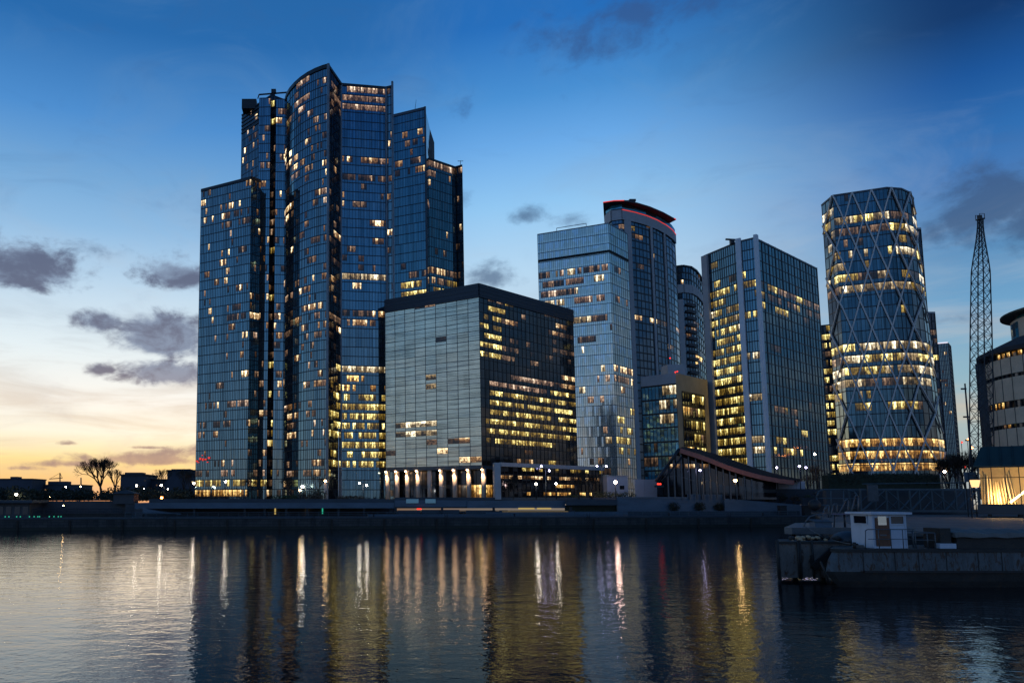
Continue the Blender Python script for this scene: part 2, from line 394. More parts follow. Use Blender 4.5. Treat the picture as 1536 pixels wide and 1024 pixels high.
# ------------------------------------------------------------------ curtain wall generator
class Wall:
    """A storey grid over a chain of plan points (bottom and top plan may differ); u counts bays, v storeys."""
    def __init__(s, bot, top, bays, nf):
        s.bot, s.top, s.nf = bot, top, nf
        s.cum = [0]
        for b in bays: s.cum.append(s.cum[-1] + b)
        s.nb = s.cum[-1]
    def seg(s, u):
        for k in range(len(s.cum) - 1):
            if u <= s.cum[k + 1] + 1e-6 or k == len(s.cum) - 2: return k
    def S(s, u, v, off=0.0):
        k = s.seg(u)
        t = (u - s.cum[k]) / (s.cum[k + 1] - s.cum[k])
        w = v / s.nf
        a = s.bot[k].lerp(s.bot[k + 1], t); b = s.top[k].lerp(s.top[k + 1], t)
        p = a.lerp(b, w)
        return p + s.N(u) * off if off else p
    def N(s, u):
        k = s.seg(u)
        d = s.bot[k + 1] - s.bot[k]; up = s.top[k] - s.bot[k]
        return d.cross(up).normalized()
    def glazing(s, mb):
        for k in range(len(s.cum) - 1):
            a, b = s.cum[k], s.cum[k + 1]
            if (s.top[k] - s.bot[k] - s.top[k + 1] + s.bot[k + 1]).length > 0.05:     # leaning, twisted face: follow the bend
                nb_ = int(b - a)
                for i in range(nb_):
                    for j in range(s.nf):
                        e = 1e-4
                        q = [(a + i + e, j), (a + i + 1 - e, j), (a + i + 1 - e, j + 1), (a + i + e, j + 1)]
                        mb.poly([s.S(*t) for t in q], q)
                continue
            mb.poly([s.bot[k], s.bot[k + 1], s.top[k + 1], s.top[k]], [(a, 0), (b, 0), (b, s.nf), (a, s.nf)])
    def grid(s, mb, vw=0.12, hw=0.22, d=0.1, ustep=1, vstep=1, vsub=0):
        for u in range(0, s.nb + 1, ustep):
            mb.bar(s.S(u, 0), s.S(u, s.nf), vw, d, s.N(max(0.01, u - 0.01)))
        for v in range(0, s.nf + 1, vstep):
            for k in range(len(s.cum) - 1):
                e0, e1 = s.cum[k] + 0.001, s.cum[k + 1] - 0.001
                mb.bar(s.S(e0, v), s.S(e1, v), hw, d * 0.8, s.N(e0))
            if vsub and v < s.nf:
                for q in range(1, vsub):
                    for k in range(len(s.cum) - 1):
                        e0, e1 = s.cum[k] + 0.001, s.cum[k + 1] - 0.001
                        mb.bar(s.S(e0, v + q / vsub), s.S(e1, v + q / vsub), hw * 0.45, d * 0.6, s.N(e0))

def lit_windows(root, wall, rules, base, mats, rng, cap=100, sill=0.3, head=0.93, side=0.015, stick=0.55, maxrun=9):
    """rules: (x0, x1, y0, y1, chance[, material]) in photo pixels; windows of one room lie in one run."""
    runs = []
    for f in range(wall.nf):
        on = False; cur = None
        for b in range(wall.nb):
            px, py = proj(wall.S(b + 0.5, f + 0.6))
            p = base; mi = None
            pitch = abs(proj(wall.S(b + 0.5, f + 1))[1] - proj(wall.S(b + 0.5, f))[1])
            for r in rules:
                sl = max(0, (pitch * 1.02 - (r[3] - r[2])) / 2)
                if r[0] <= px <= r[1] and r[2] - sl <= py <= r[3] + sl:
                    p = r[4]; mi = r[5] if len(r) > 5 else None
            q = p + (1 - p) * stick * 0.8 if on else p * (1 - stick * 0.6) if p < 0.95 else p
            if p >= 0.85: q = p + (1 - p) * .5 if on else p
            if p < 0.002: q = 0
            on = rng.random() < q
            if on:
                if cur and cur[1] == b and cur[3] == mi and b - cur[0] < maxrun and wall.seg(b + .5) == wall.seg(b - .5): cur[1] = b + 1
                else:
                    cur = [b, b + 1, f, mi, rng.random()]; runs.append(cur)
            else: cur = None
    runs.sort(key=lambda r: (r[0] - r[1], r[4]))
    mn = [m for m, w in mats]; mw = [w for m, w in mats]
    def add(mb, r, m):
        for b in range(r[0], r[1]):
            a, c, lo, hi = b + side, b + 1 - side, r[2] + sill, r[2] + head
            mb.poly([wall.S(a, lo, .03), wall.S(c, lo, .03), wall.S(c, hi, .03), wall.S(a, hi, .03)], [(a, lo), (c, lo), (c, hi), (a, hi)], m)
    have = sum(1 for c in root.children if c.name.startswith('lit_window'))
    rest = MB(); mi_rest = []
    allm = [M[m] for m in mn] + [M[x] for x in sorted({r[3] for r in runs if r[3]})]
    keys = mn + sorted({r[3] for r in runs if r[3]})
    for i, r in enumerate(runs):
        m = r[3] or rng.choices(mn, mw)[0]
        if i + have < cap:
            mb = MB(); add(mb, r, 0); mb.build('lit_window', M[m], root)
        else: add(rest, r, keys.index(m))
    if rest.f: rest.build('window_lights', allm, root, None, 'stuff')

G = 6.4          # level of the ground the towers stand on
def corners(pix, z):
    return [atz(x, y, z) for x, y in pix]
def zat(px, py, Y):
    return at(px, py, Y).z
def drop(pts, z): return [Vector((p.x, p.y, z)) for p in pts]
def shell(root, top, z0, z1, back, wallmat, roofmat=None, botpts=None):
    """back walls and roof that close the block behind the visible chain"""
    d = ((top[0] + top[-1]) / 2 - EYE); d.z = 0; d.normalize()
    a, b = top[-1] + d * back, top[0] + d * back
    ring = [top[-1], a, b, top[0]]
    mb = MB()
    for i in range(3):
        p, q = ring[i], ring[i + 1]
        mb.poly([Vector((p.x, p.y, z0)), Vector((q.x, q.y, z0)), Vector((q.x, q.y, z1)), Vector((p.x, p.y, z1))])
    mb.build('rear_wall', wallmat, root)
    mb = MB(); mb.poly([Vector((p.x, p.y, z1 - 0.3)) for p in top] + [Vector((a.x, a.y, z1 - 0.3)), Vector((b.x, b.y, z1 - 0.3))])
    mb.build('roof', roofmat or M['roof_dark'], root)
    return a, b
def parapet(root, pts, z, h, mt, out=0.15, name='parapet'):
    mb = MB()
    for i in range(len(pts) - 1):
        p, q = Vector((pts[i].x, pts[i].y, z)), Vector((pts[i + 1].x, pts[i + 1].y, z))
        n = (q - p).cross(Vector((0, 0, 1))).normalized()
        mb.bar(p, q, h, out, n)
    return mb.build(name, mt, root)

def tower(label, pix, nearY, neari, bays, nf, glz, grid, lits, back=30, name='glass_tower', cat='tower', wallmat='dark_clad', seed=1, z0=G, gridmat='frame_dark', base=0.1, mats=(('lit_warm', 4), ('lit_dim', 4), ('lit_pink', 1)), shift=None, group=None, ztop=None, smooth=False, **lw):
    """pix: roof corners in photo pixels; bays per face; glz: material per face"""
    z1 = zat(pix[neari][0], pix[neari][1], nearY) if ztop is None else ztop
    top = corners(pix, z1)
    c = sum(top, Vector()) / len(top)
    root = thing(name, label, cat, (c.x, c.y, z0), group)
    bot = drop(top, z0)
    if shift:
        bot = [Vector((b.x + s[0], b.y + s[1], z0)) for b, s in zip(bot, shift)]
    rng = random.Random(seed)
    # faces joined into parts by runs of the same material
    if isinstance(glz, str): glz = [glz] * len(bays)
    k = 0; walls = []
    while k < len(bays):
        e = k
        while smooth and e + 1 < len(bays) and glz[e + 1] == glz[k]: e += 1
        w = Wall(bot[k:e + 2], top[k:e + 2], bays[k:e + 1], nf)
        mb = MB(); w.glazing(mb); mb.build('curtain_wall', M[glz[k]], root)
        if grid: mb = MB(); w.grid(mb, **grid); mb.build('mullion_grid', M[gridmat], root)
        walls.append(w)
        k = e + 1
    for w, l in zip(walls, lits):
        if l is None: continue
        lit_windows(root, w, l.get('rules', []), l.get('base', base), l.get('mats', mats), rng, **{**lw, **l.get('kw', {})})
    ab = shell(root, top, z0, z1, back, M[wallmat], botpts=bot)
    return root, top, bot, z1, walls, ab

# ================================================================== WORLD
def build_world():
    w = bpy.data.worlds.new('World'); SC.world = w; w.use_nodes = True
    nt = NT(w.node_tree); nt.n.clear()
    out = nt.new('ShaderNodeOutputWorld'); bg = nt.new('ShaderNodeBackground')
    nt.l.new(bg.outputs[0], out.inputs[0])
    tc = nt.new('ShaderNodeTexCoord'); d = nt.vmath('NORMALIZE', tc.outputs['Generated'])
    s = nt.new('ShaderNodeSeparateXYZ'); nt.put(s.inputs[0], d)
    x, y, z = s.outputs
    hz = nt.math('SQRT', nt.math('ADD', nt.math('ADD', nt.math('MULTIPLY', x, x), nt.math('MULTIPLY', y, y)), 1e-5))
    SUN = rad(-15)
    a = nt.math('DIVIDE', nt.math('ADD', nt.math('MULTIPLY', x, math.sin(SUN)), nt.math('MULTIPLY', y, math.cos(SUN))), hz)
    # four gradients: towards the sunset, 30 degrees off, to the right, and behind
    R1 = [(0, (232, 148, 78)), (.022, (254, 202, 116)), (.05, (255, 230, 156)), (.085, (255, 249, 226)), (.126, (252, 249, 240)), (.193, (228, 241, 246)), (.272, (188, 216, 238)), (.339, (142, 188, 228)), (.395, (114, 168, 217)), (.458, (76, 142, 208)), (.542, (37, 106, 174)), (1, (12, 36, 80))]
    R2 = [(0, (205, 190, 175)), (.08, (216, 213, 206)), (.18, (204, 217, 226)), (.295, (182, 216, 242)), (.37, (146, 200, 243)), (.438, (106, 170, 232)), (.487, (72, 144, 212)), (.554, (35, 110, 188)), (1, (12, 36, 80))]
    R3 = [(0, (166, 176, 176)), (.085, (166, 187, 190)), (.13, (143, 181, 198)), (.19, (114, 166, 204)), (.25, (93, 146, 192)), (.322, (70, 122, 184)), (.357, (46, 111, 180)), (.412, (25, 85, 155)), (.462, (15, 56, 108)), (1, (6, 22, 52))]
    R4 = [(0, (140, 160, 182)), (.1, (120, 160, 206)), (.3, (84, 146, 212)), (.5, (52, 112, 188)), (1, (14, 40, 84))]
    R5 = [(0, (38, 46, 60)), (.1, (74, 108, 140)), (.3, (66, 122, 172)), (.5, (42, 94, 152)), (1, (14, 40, 84))]
    def rp(st): return nt.ramp(z, [(p, lin(*c)) for p, c in st])
    r1, r2, r3, r4, r5 = rp(R1), rp(R2), rp(R3), rp(R4), rp(R5)
    c = nt.mix(nt.smooth(a, 0.985, 0.89), r1, r2)
    c = nt.mix(nt.smooth(a, 0.84, 0.54), c, r3)
    c = nt.mix(nt.smooth(a, 0.35, -0.25), c, r4)
    # the dark east side, to the right of the view
    ER = rad(95)
    ea = nt.math('DIVIDE', nt.math('ADD', nt.math('MULTIPLY', x, math.sin(ER)), nt.math('MULTIPLY', y, math.cos(ER))), hz)
    c = nt.mix(nt.smooth(ea, 0.72, 0.97), c, r5)
    # pale west-north side (left, behind)
    WR = rad(-115)
    wa = nt.math('DIVIDE', nt.math('ADD', nt.math('MULTIPLY', x, math.sin(WR)), nt.math('MULTIPLY', y, math.cos(WR))), hz)
    R6 = [(0, (178, 190, 202)), (.1, (150, 188, 224)), (.25, (112, 172, 232)), (.5, (62, 124, 196)), (1, (14, 40, 84))]
    c = nt.mix(nt.math('MULTIPLY', nt.smooth(wa, 0.5, 0.95), 0.8), c, rp(R6))
    # thin veils low in the west
    az = nt.new('ShaderNodeMath', operation='ARCTAN2'); nt.put(az.inputs[0], x); nt.put(az.inputs[1], y); az = az.outputs[0]
    el = nt.math('ARCTAN2', z, hz)
    cv = nt.new('ShaderNodeCombineXYZ'); nt.put(cv.inputs[0], az); nt.put(cv.inputs[1], el); ae = cv.outputs[0]
    veil = nt.noise(nt.scalev(ae, (4, 26, 1)), 1.0, 6, 0.6, 0.6)
    veil = nt.math('MULTIPLY', nt.smooth(veil, 0.42, 0.7), nt.smooth(el, 0.34, 0.14))
    c = nt.mix(nt.math('MULTIPLY', veil, 0.55), c, nt.mix(nt.smooth(el, 0.05, 0.26), lin(226, 196, 158), lin(170, 190, 208)))
    wisp = nt.noise(nt.scalev(ae, (3.2, 8, 1)), 1.0, 7, 0.62, 1.2)
    c = nt.mix(nt.math('MULTIPLY', nt.smooth(wisp, 0.46, 0.74), 0.22), c, nt.mix(nt.smooth(el, 0.2, 0.5), lin(206, 208, 210), lin(110, 150, 190)))
    wsp2 = nt.noise(nt.scalev(ae, (5, 12, 1)), 1.3, 7, 0.6, 0.8)
    c = nt.mix(nt.math('MULTIPLY', nt.smooth(wsp2, 0.52, 0.76), 0.2), c, nt.mix(nt.smooth(el, 0.1, 0.4), lin(170, 165, 170), lin(60, 96, 146)))
    # clouds: soft patches at fixed bearings and heights
    n1 = nt.noise(nt.scalev(ae, (13, 22, 1)), 1.0, 9, 0.62, 0.35)
    n2 = nt.noise(nt.scalev(ae, (44, 60, 1)), 1.0, 6, 0.6, 0.3)
    nn = nt.math('SUBTRACT', nt.math('ADD', nt.math('MULTIPLY', n1, 0.72), nt.math('MULTIPLY', n2, 0.28)), 0.5)
    def blobs(lst):
        acc = None
        for px, py, rx, ry, k in lst:
            r = ray(px, py); A = math.atan2(r.x, r.y); E = math.atan2(r.z, math.hypot(r.x, r.y))
            dx = nt.math('DIVIDE', nt.math('SUBTRACT', az, A), rx / F / (1 + ((px - XC) / F) ** 2))
            dy = nt.math('DIVIDE', nt.math('SUBTRACT', el, E), ry / F * 0.9)
            dy = nt.math('MAXIMUM', dy, nt.math('MULTIPLY', dy, -1.5))
            v = nt.math('SUBTRACT', 1.0, nt.math('SQRT', nt.math('ADD', nt.math('MULTIPLY', dx, dx), nt.math('MULTIPLY', dy, dy))))
            v = nt.math('MULTIPLY', v, k)
            acc = v if acc is None else nt.math('MAXIMUM', acc, v)
        return acc
    low = blobs([(30, 405, 125, 56, 1.25), (-60, 390, 130, 70, 1), (260, 414, 72, 42, 1.1), (150, 484, 56, 30, 1.0), (245, 508, 92, 58, 1.6), (250, 562, 96, 34, 1.4), (155, 556, 34, 14, .7), (320, 520, 60, 50, 1),
                 (230, 690, 150, 17, 1.1), (110, 696, 110, 9, .8), (330, 684, 120, 22, 1.1), (30, 702, 50, 6, .6), (220, 671, 40, 4, .7), (105, 665, 22, 4, .5)])
    dl = nt.smooth(nt.math('ADD', low, nt.math('MULTIPLY', nn, 3.2)), 0.0, 0.75)
    ccol = nt.mix(nt.smooth(el, 0.04, 0.2), lin(146, 128, 130), lin(78, 86, 116))
    ccol = nt.mix(nt.smooth(n1, 0.42, 0.62), nt.mix(nt.smooth(el, 0.04, 0.2), lin(176, 150, 136), lin(120, 138, 166)), ccol)
    c = nt.mix(nt.math('MULTIPLY', dl, 0.9), c, ccol)
    high = blobs([(1480, 318, 150, 62, 1.4), (1400, 345, 70, 40, 1.0), (1560, 320, 120, 70, 1.4), (790, 322, 44, 22, .6), (735, 415, 62, 30, .9), (690, 300, 22, 22, .4), (860, 328, 40, 20, .6), (900, 70, 130, 70, .7), (960, 20, 170, 50, .7), (690, 170, 40, 26, .35), (1420, 480, 70, 14, .5), (140, 375, 60, 20, .5)])
    dh = nt.smooth(nt.math('ADD', high, nt.math('MULTIPLY', nn, 3.0)), 0.0, 0.9)
    c = nt.mix(nt.math('MULTIPLY', dh, 0.72), c, nt.mix(nt.smooth(el, 0.35, 0.5), lin(58, 82, 120), lin(52, 84, 136)))
    # physical dusk sky underneath
    sk = nt.new('ShaderNodeTexSky', sky_type='NISHITA'); sk.sun_disc = False; sk.sun_elevation = rad(1.0); sk.sun_rotation = SUN
    skc = nt.vmath('SCALE', sk.outputs[0], scale=0.10)
    c = nt.mix(0.06, c, skc)
    # below the horizon: dark land
    c = nt.mix(nt.smooth(z, -0.001, -0.02), c, (0.02, 0.022, 0.026, 1))
    nt.put(bg.inputs[0], c); bg.inputs[1].default_value = 1.05
    sl = bpy.data.lights.new('low_sun', 'SUN'); sl.energy = 0.02; sl.angle = rad(12); sl.color = (1, 0.72, 0.45)
    so = bpy.data.objects.new('low_sun', sl); COL.objects.link(so)
    v = Vector((math.sin(SUN) * math.cos(rad(2)), math.cos(SUN) * math.cos(rad(2)), math.sin(rad(2))))
    so.rotation_euler = (-v).to_track_quat('-Z', 'Y').to_euler(); so.location = (-60, 300, 60)
build_world()

# ================================================================== GROUND AND WATER
def structure(o): o['kind'] = 'structure'; return o
def water():
    mb = MB(); mb.poly([(-1500, -300, 0), (1500, -300, 0), (1500, 400, 0), (-1500, 400, 0)])
    m, nt, p = mat('water')
    tc = nt.new('ShaderNodeTexCoord'); o = tc.outputs['Object']
    p.inputs['Base Color'].default_value = (0.004, 0.007, 0.010, 1); p.inputs['Roughness'].default_value = 0.04; p.inputs['IOR'].default_value = 1.4
    a = nt.noise(nt.scalev(o, (0.5, 1.0, 1)), 0.42, 2, 0.5, 0.3)
    b = nt.noise(nt.scalev(o, (0.72, 1.0, 1)), 1.25, 3, 0.55, 0.6)
    c = nt.noise(nt.scalev(o, (0.9, 1.0, 1)), 4.0, 2, 0.5)
    g = nt.noise(nt.scalev(o, (0.5, 1.0, 1)), 0.02, 2, 0.5)      # calm and ruffled patches
    h = nt.math('ADD', nt.math('MULTIPLY', a, 0.046), nt.math('ADD', nt.math('MULTIPLY', b, 0.031), nt.math('MULTIPLY', c, 0.0095)))
    h = nt.math('MULTIPLY', h, nt.math('ADD', nt.math('MULTIPLY', g, 1.0), 0.35))
    bp = nt.new('ShaderNodeBump'); bp.inputs['Strength'].default_value = 1.0; bp.inputs['Distance'].default_value = 1.0
    nt.put(bp.inputs['Height'], h); nt.put(p.inputs['Normal'], bp.outputs[0])
    structure(mb.build('water', m))
water()
QL = (-150, 145); QR = (230, 190)                      # waterline of the far quay
def qy(x): return QL[1] + (x - QL[0]) / (QR[0] - QL[0]) * (QR[1] - QL[1])
mb = MB(); mb.poly([(-3000, qy(-150) + 30, 6.0), (-150, qy(-150) + 30, 6.0), (230, qy(230) + 22, G), (3000, qy(230) + 22, G), (3000, 6000, G), (-3000, 6000, G)])
structure(mb.build('ground', M['ground']))
mb = MB(); mb.poly([(-1500, qy(-150), 2.4), (-150, qy(-150), 2.4), (230, qy(230), 2.4), (1500, qy(230), 2.4), (1500, qy(230) + 26, 2.4), (230, qy(230) + 26, 2.4), (-150, qy(-150) + 34, 2.4), (-1500, qy(-150) + 34, 2.4)])
structure(mb.build('pavement', M['paving']))

# ================================================================== TOWERS
def mast_bits(name, label, p, h, r=0.12, arms=()):
    mb = MB(); p = Vector(p); mb.tube(p, p + Vector((0, 0, h)), r, r * 0.6)
    for dz, dx, ln in arms: mb.tube(p + Vector((0, 0, dz)), p + Vector((dx, 0, dz + ln)), r * 0.8, r * 0.5)
    return mb
GR = dict(vw=0.06, hw=0.22, d=0.08)
WM = (('lit_warm', 4), ('lit_dim', 4), ('lit_pink', 1))

# --- T1 stepped slab on the left
root, top, bot, z1, ws, ab = tower('dark blue slab tower with scattered lit windows, leftmost of the tall group', [(302, 287), (377, 268), (391, 273)], 212, 1,
    [30, 5], 33, ['glass_grey', 'glass_dusk'], GR, [
    dict(rules=[(290, 395, 290, 345, .22), (330, 380, 300, 325, .4), (293, 380, 716, 728, .85, 'lit_yellow'), (293, 380, 729, 742, .8, 'lit_gold'), (293, 380, 596, 606, .35), (340, 380, 600, 614, .7)], base=.14),
    dict(rules=[(376, 395, 716, 728, .9, 'lit_yellow')], base=.22)], back=12, seed=3, cap=60)
parapet(root, top, z1 + .2, .9, M['frame_dark'], .25)
mb = MB(); n = ws[0].N(1)
for k, (px, py, w, h) in enumerate([(304, 690, 5, .5), (309, 687, 4, .9), (313, 688, 3, 1.1), (317, 688, 4, .6), (322, 686, 4, .8), (312, 682, 2, .4), (320, 692, 3, .4), (306, 692, 5, .3)]):
    # small red sign letters, too blurred in the photo to read
    t = (px - 302) / 75; q = ws[0].S(t * 30, (745 - py) / 460 * 33, .12)
    e = (ws[0].bot[1] - ws[0].bot[0]).normalized()
    mb.bar(q - e * w * .09, q + e * w * .09, h * .7, .1, n)
mb.build('red_sign', M['red_glow'], root)

# --- T2 taller slab behind it
root, top, bot, z1, ws, ab = tower('tall slab tower with louvred crown and roof crane, left of the curved tower', [(363, 172), (407, 142), (428, 150)], 232, 1,
    [20, 6], 42, ['glass_grey', 'glass_black'], GR, [
    dict(rules=[(363, 407, 176, 200, .5, 'lit_pink'), (363, 407, 200, 262, .3)], base=.1), None], back=12, seed=5, cap=100, z0=G)
# front bay: glass, a dark slot with lit lift lobbies, glass
fz = zat(407, 147, 219)
bp = [atz(389, 147.5, fz), atz(406, 147, fz), atz(409, 151, fz), atz(414.5, 148.5, fz), atz(429.5, 149, fz)]
rng5 = random.Random(55)
for k_, (nb_, g_, ru, ba, mt_) in enumerate([(6, 'glass_grey', [(388, 410, 716, 728, .9, 'lit_yellow'), (388, 410, 600, 625, .4)], .16, WM), (1, 'glass_black', [], .2, WM), (2, 'glass_black', [], .4, (('lit_yellow', 1), ('lit_dim', 2))), (5, 'glass_grey', [], .15, WM)]):
    w = Wall(drop(bp[k_:k_ + 2], G), bp[k_:k_ + 2], [nb_], 42); mb = MB(); w.glazing(mb); mb.build('curtain_wall', M[g_], root)
    mb = MB(); w.grid(mb, **GR); mb.build('mullion_grid', M['frame_dark'], root)
    lit_windows(root, w, ru, ba, mt_, rng5, maxrun=2)
mb = MB(); q0, q1 = bp[-1] + Vector((1.5, 14, 0)), bp[0] + Vector((-1, 14, 0))
for p, q in ((bp[-1], q0), (q0, q1), (q1, bp[0])): mb.poly([(p.x, p.y, G), (q.x, q.y, G), q, p])
mb.build('rear_wall', M['dark_clad'], root)
mb = MB(); mb.poly([p - Vector((0, 0, .3)) for p in bp + [q0, q1]]); mb.build('roof', M['roof_dark'], root)
mb = MB()
for i in range(6):
    for k in range(1):
        mb.bar(ws[0].S(0, 41.9 - i * .42), ws[0].S(20, 41.9 - i * .42), .45, .25 + .02 * (i % 2), ws[0].N(1))
mb.build('roof_louvre', M['louvre'], root)
pm = (top[1] + top[2]) / 2 + Vector((-2, 4, 0))
mb = MB(); mb.tube(pm, pm + Vector((0, 0, 4.5)), .5, .5); mb.tube(pm + Vector((-5, 0, 3.2)), pm + Vector((4.5, 0, 4.0)), .28, .28); mb.tube(pm + Vector((4.5, 0, 4)), pm + Vector((7.5, -1, 2.4)), .22, .2); mb.tube(pm + Vector((-5, 0, 3.2)), pm + Vector((-5.4, 0, 1.8)), .22, .2); mb.box(pm + Vector((-8.5, 3, .6)), (5, 4, 3.4)); mb.box(pm + Vector((0, 0, 4.3)), (1.6, 1.2, 1.3))
mb.build('roof_crane', M['steel_dark'], root)

# --- T3 curved tower
pts = [(428.5, 151), (430.5, 144), (435, 136.5), (442, 128.5), (451, 120.5), (462, 113), (473, 107.3), (484, 103), (493, 100.5), (512, 128), (578.5, 133.5), (589, 131)]
root, top, bot, z1, ws, ab = tower('tallest tower, its bulging curved glass front meeting a flat blue face', pts, 200, 8,
    [1, 1, 2, 3, 3, 4, 4, 4, 5, 16, 3], 45, ['glass_grey'] * 8 + ['glass_black', 'glass_deep', 'glass_grey'], GR, [
    dict(rules=[(430, 492, 104, 225, .28), (470, 492, 104, 135, .5), (440, 492, 108, 180, .4, 'lit_pink'), (428, 493, 266, 278, .4), (428, 493, 450, 475, .4), (428, 493, 612, 632, .45), (428, 493, 700, 712, .6), (428, 440, 480, 512, .6), (428, 493, 715, 745, .02)], base=.17),
    dict(rules=[(493, 512, 132, 165, .5, 'lit_pink'), (493, 512, 545, 710, .5, 'lit_yellow'), (493, 512, 715, 745, 0)], base=.25, mats=(('lit_warm', 2), ('lit_dim', 3))),
    dict(rules=[(510, 580, 134, 165, 1, 'lit_pink'), (540, 580, 234, 248, .75), (510, 535, 234, 248, .3), (510, 580, 263, 277, .85), (510, 560, 296, 310, .6), (555, 580, 328, 343, 1), (510, 580, 360, 374, .45), (510, 580, 411, 426, 1, 'lit_white'), (510, 580, 462, 477, .75), (510, 560, 478, 492, .5), (510, 580, 547, 562, 1, 'lit_white'), (510, 580, 563, 590, .35, 'lit_gold'), (510, 580, 592, 700, .78, 'lit_yellow'), (510, 580, 605, 632, .92, 'lit_yellow'), (540, 580, 683, 710, .9, 'lit_yellow'), (510, 580, 711, 750, 0), (510, 580, 166, 232, .015), (510, 580, 494, 545, .01)], base=.06, kw=dict(maxrun=6)),
    dict(rules=[], base=.12)], back=18, seed=9, smooth=True, cap=100)
parapet(root, top[:9], z1 + .3, 1.2, M['frame_dark'], .3)
mb = MB()
for u in (0, 16): mb.bar(ws[2].S(u, 0, .02), ws[2].S(u, 45, .02), .5, .5, ws[2].N(5))
mb.bar(ws[3].S(3, 0), ws[3].S(3, 45.6), .5, .6, ws[3].N(1)); mb.bar(ws[0].S(ws[0].nb, 0), ws[0].S(ws[0].nb, 45.3), .7, .5, ws[0].N(ws[0].nb))
mb.build('edge_fin', M['frame_pale'], root)
parapet(root, top[8:], z1 + .2, .8, M['frame_dark'], .28)
q = top[10] + Vector((0, 3, 0)); mb = MB(); mb.tube(q, q + Vector((0, 0, 2.2)), .15); mb.ball(q + Vector((0, 0, 2.2)), .35); mb.build('roof_aerial', M['steel_dark'], root)

# --- T4, T5 behind it
z4 = zat(637.5, 162.5, 236)
root = thing('glass_tower', 'dark glass slab with a slanting roofline, right of the curved tower', 'tower', atz(610, 172, z4) * 1.0 - Vector((0, 0, z4 - G)))
tp = [at(588, 174.5, 236.5), at(637.5, 162.5, 236), at(645, 205, 250)]
w = Wall(drop(tp[:2], G), tp[:2], [13], 40); mb = MB(); w.glazing(mb); mb.build('curtain_wall', M['glass_dusk'], root)
mb = MB(); w.grid(mb, **GR); mb.build('mullion_grid', M['frame_dark'], root)
lit_windows(root, w, [(588, 640, 195, 235, .22), (588, 640, 236, 268, .45), (588, 640, 400, 418, .55), (600, 640, 425, 445, .95, 'lit_yellow')], .015, WM, random.Random(4))
tp[2].z = tp[1].z
w2 = Wall(drop(tp[1:], G), tp[1:], [3], 40); mb = MB(); w2.glazing(mb); mb.build('curtain_wall', M['glass_black'], root)
lit_windows(root, w2, [], .08, WM, random.Random(6))
mb = MB(); b0, b1 = tp[0] + Vector((4, 16, 0)), tp[2] + Vector((2, 4, -3))
for p, q in ((tp[2], b1), (b1, b0), (b0, tp[0])): mb.poly([(p.x, p.y, G), (q.x, q.y, G), q, p])
mb.build('rear_wall', M['dark_clad'], root)
mb = MB(); mb.poly([tp[0] - Vector((0, 0, .3)), tp[1] - Vector((0, 0, .3)), tp[2] - Vector((0, 0, .3))]); mb.poly([tp[0] - Vector((0, 0, .3)), tp[2] - Vector((0, 0, .3)), b1, b0]); mb.build('roof', M['roof_dark'], root)
mb = MB(); mb.bar(tp[0], tp[1], .9, .25, w.N(1)); mb.bar(drop([tp[1]], G)[0], tp[1] + Vector((0, 0, .4)), .6, .5, w.N(1)); mb.build('parapet', M['frame_mid'], root)
mb = MB(); q = tp[0].lerp(tp[1], .7) + Vector((0, 2, 0)); mb.tube(q, q + Vector((.6, 0, 5)), .1, .05); mb.build('roof_aerial', M['steel_dark'], root)

root, top, bot, z1, ws, ab = tower('dark blue glass tower with lit top floor, rightmost of the tall group', [(637, 244), (643, 239), (682.5, 252.5), (693.5, 249.5)], 246, 1,
    [2, 16, 4], 34, ['glass_black', 'glass_dusk', 'glass_dusk'], GR, [
    None,
    dict(rules=[(640, 685, 242, 262, .85, 'lit_pink'), (640, 685, 266, 292, .4), (650, 685, 342, 362, .3), (640, 685, 398, 425, .7), (640, 685, 425, 440, .8, 'lit_yellow')], base=.04),
    dict(rules=[(680, 700, 252, 300, .5), (680, 700, 360, 425, .6)], base=.05)], back=12, seed=8, cap=60)
parapet(root, top, z1 + .2, .8, M['frame_dark'], .25)
mb = MB(); q = top[3] + Vector((-.5, 1, 0)); mb.tube(q, q + Vector((0, 0, 2.6)), .12, .08); mb.tube(q + Vector((-1, 0, 2.4)), q + Vector((1, 0, 2.4)), .1); q = top[1] + Vector((1.2, 3, 0)); mb.tube(q, q + Vector((0, 0, 5)), .1); mb.build('roof_aerial', M['steel_dark'], root)

# --- box-shaped office block
pix = [(577.5, 450), (718, 425), (859, 465)]
zt = zat(718, 425, 190); zb = zat(721, 697.5, 190)
root = thing('office_block', 'box-shaped office block with pale left face and dark right face, raised on lit columns', 'office', (36, 200, G))
top = corners(pix, zt); bot = drop(top, zb)
wl = Wall(bot[:2], top[:2], [9], 19); wr = Wall(bot[1:], top[1:], [24], 19)
mb = MB(); wl.glazing(mb); mb.build('curtain_wall', M['glass_fritted'], root, 'pale fritted glass wall')
mb = MB(); wl.grid(mb, .08, .13, .1, 1, 1, 2); mb.build('mullion_grid', M['frame_mid'], root)
mb = MB(); wr.glazing(mb); mb.build('curtain_wall', M['glass_bronze'], root, 'dark bronze glass wall')
mb = MB(); wr.grid(mb, .05, .16, .1, 1, 1); mb.build('mullion_grid', M['frame_dark'], root)
rg = random.Random(21)
lit_windows(root, wl, [(590, 662, 634, 652, .97, 'lit_white'), (577, 590, 634, 652, .8, 'lit_dim'), (660, 722, 676, 694, .7, 'lit_warm'), (640, 700, 654, 674, .3), (640, 655, 565, 582, .7, 'lit_white'), (660, 690, 575, 612, .25, 'lit_dim'), (678, 692, 462, 482, .6, 'lit_white')], .012, (('lit_warm', 2), ('lit_dim', 3)), rg, stick=.1, sill=.32, head=.9)
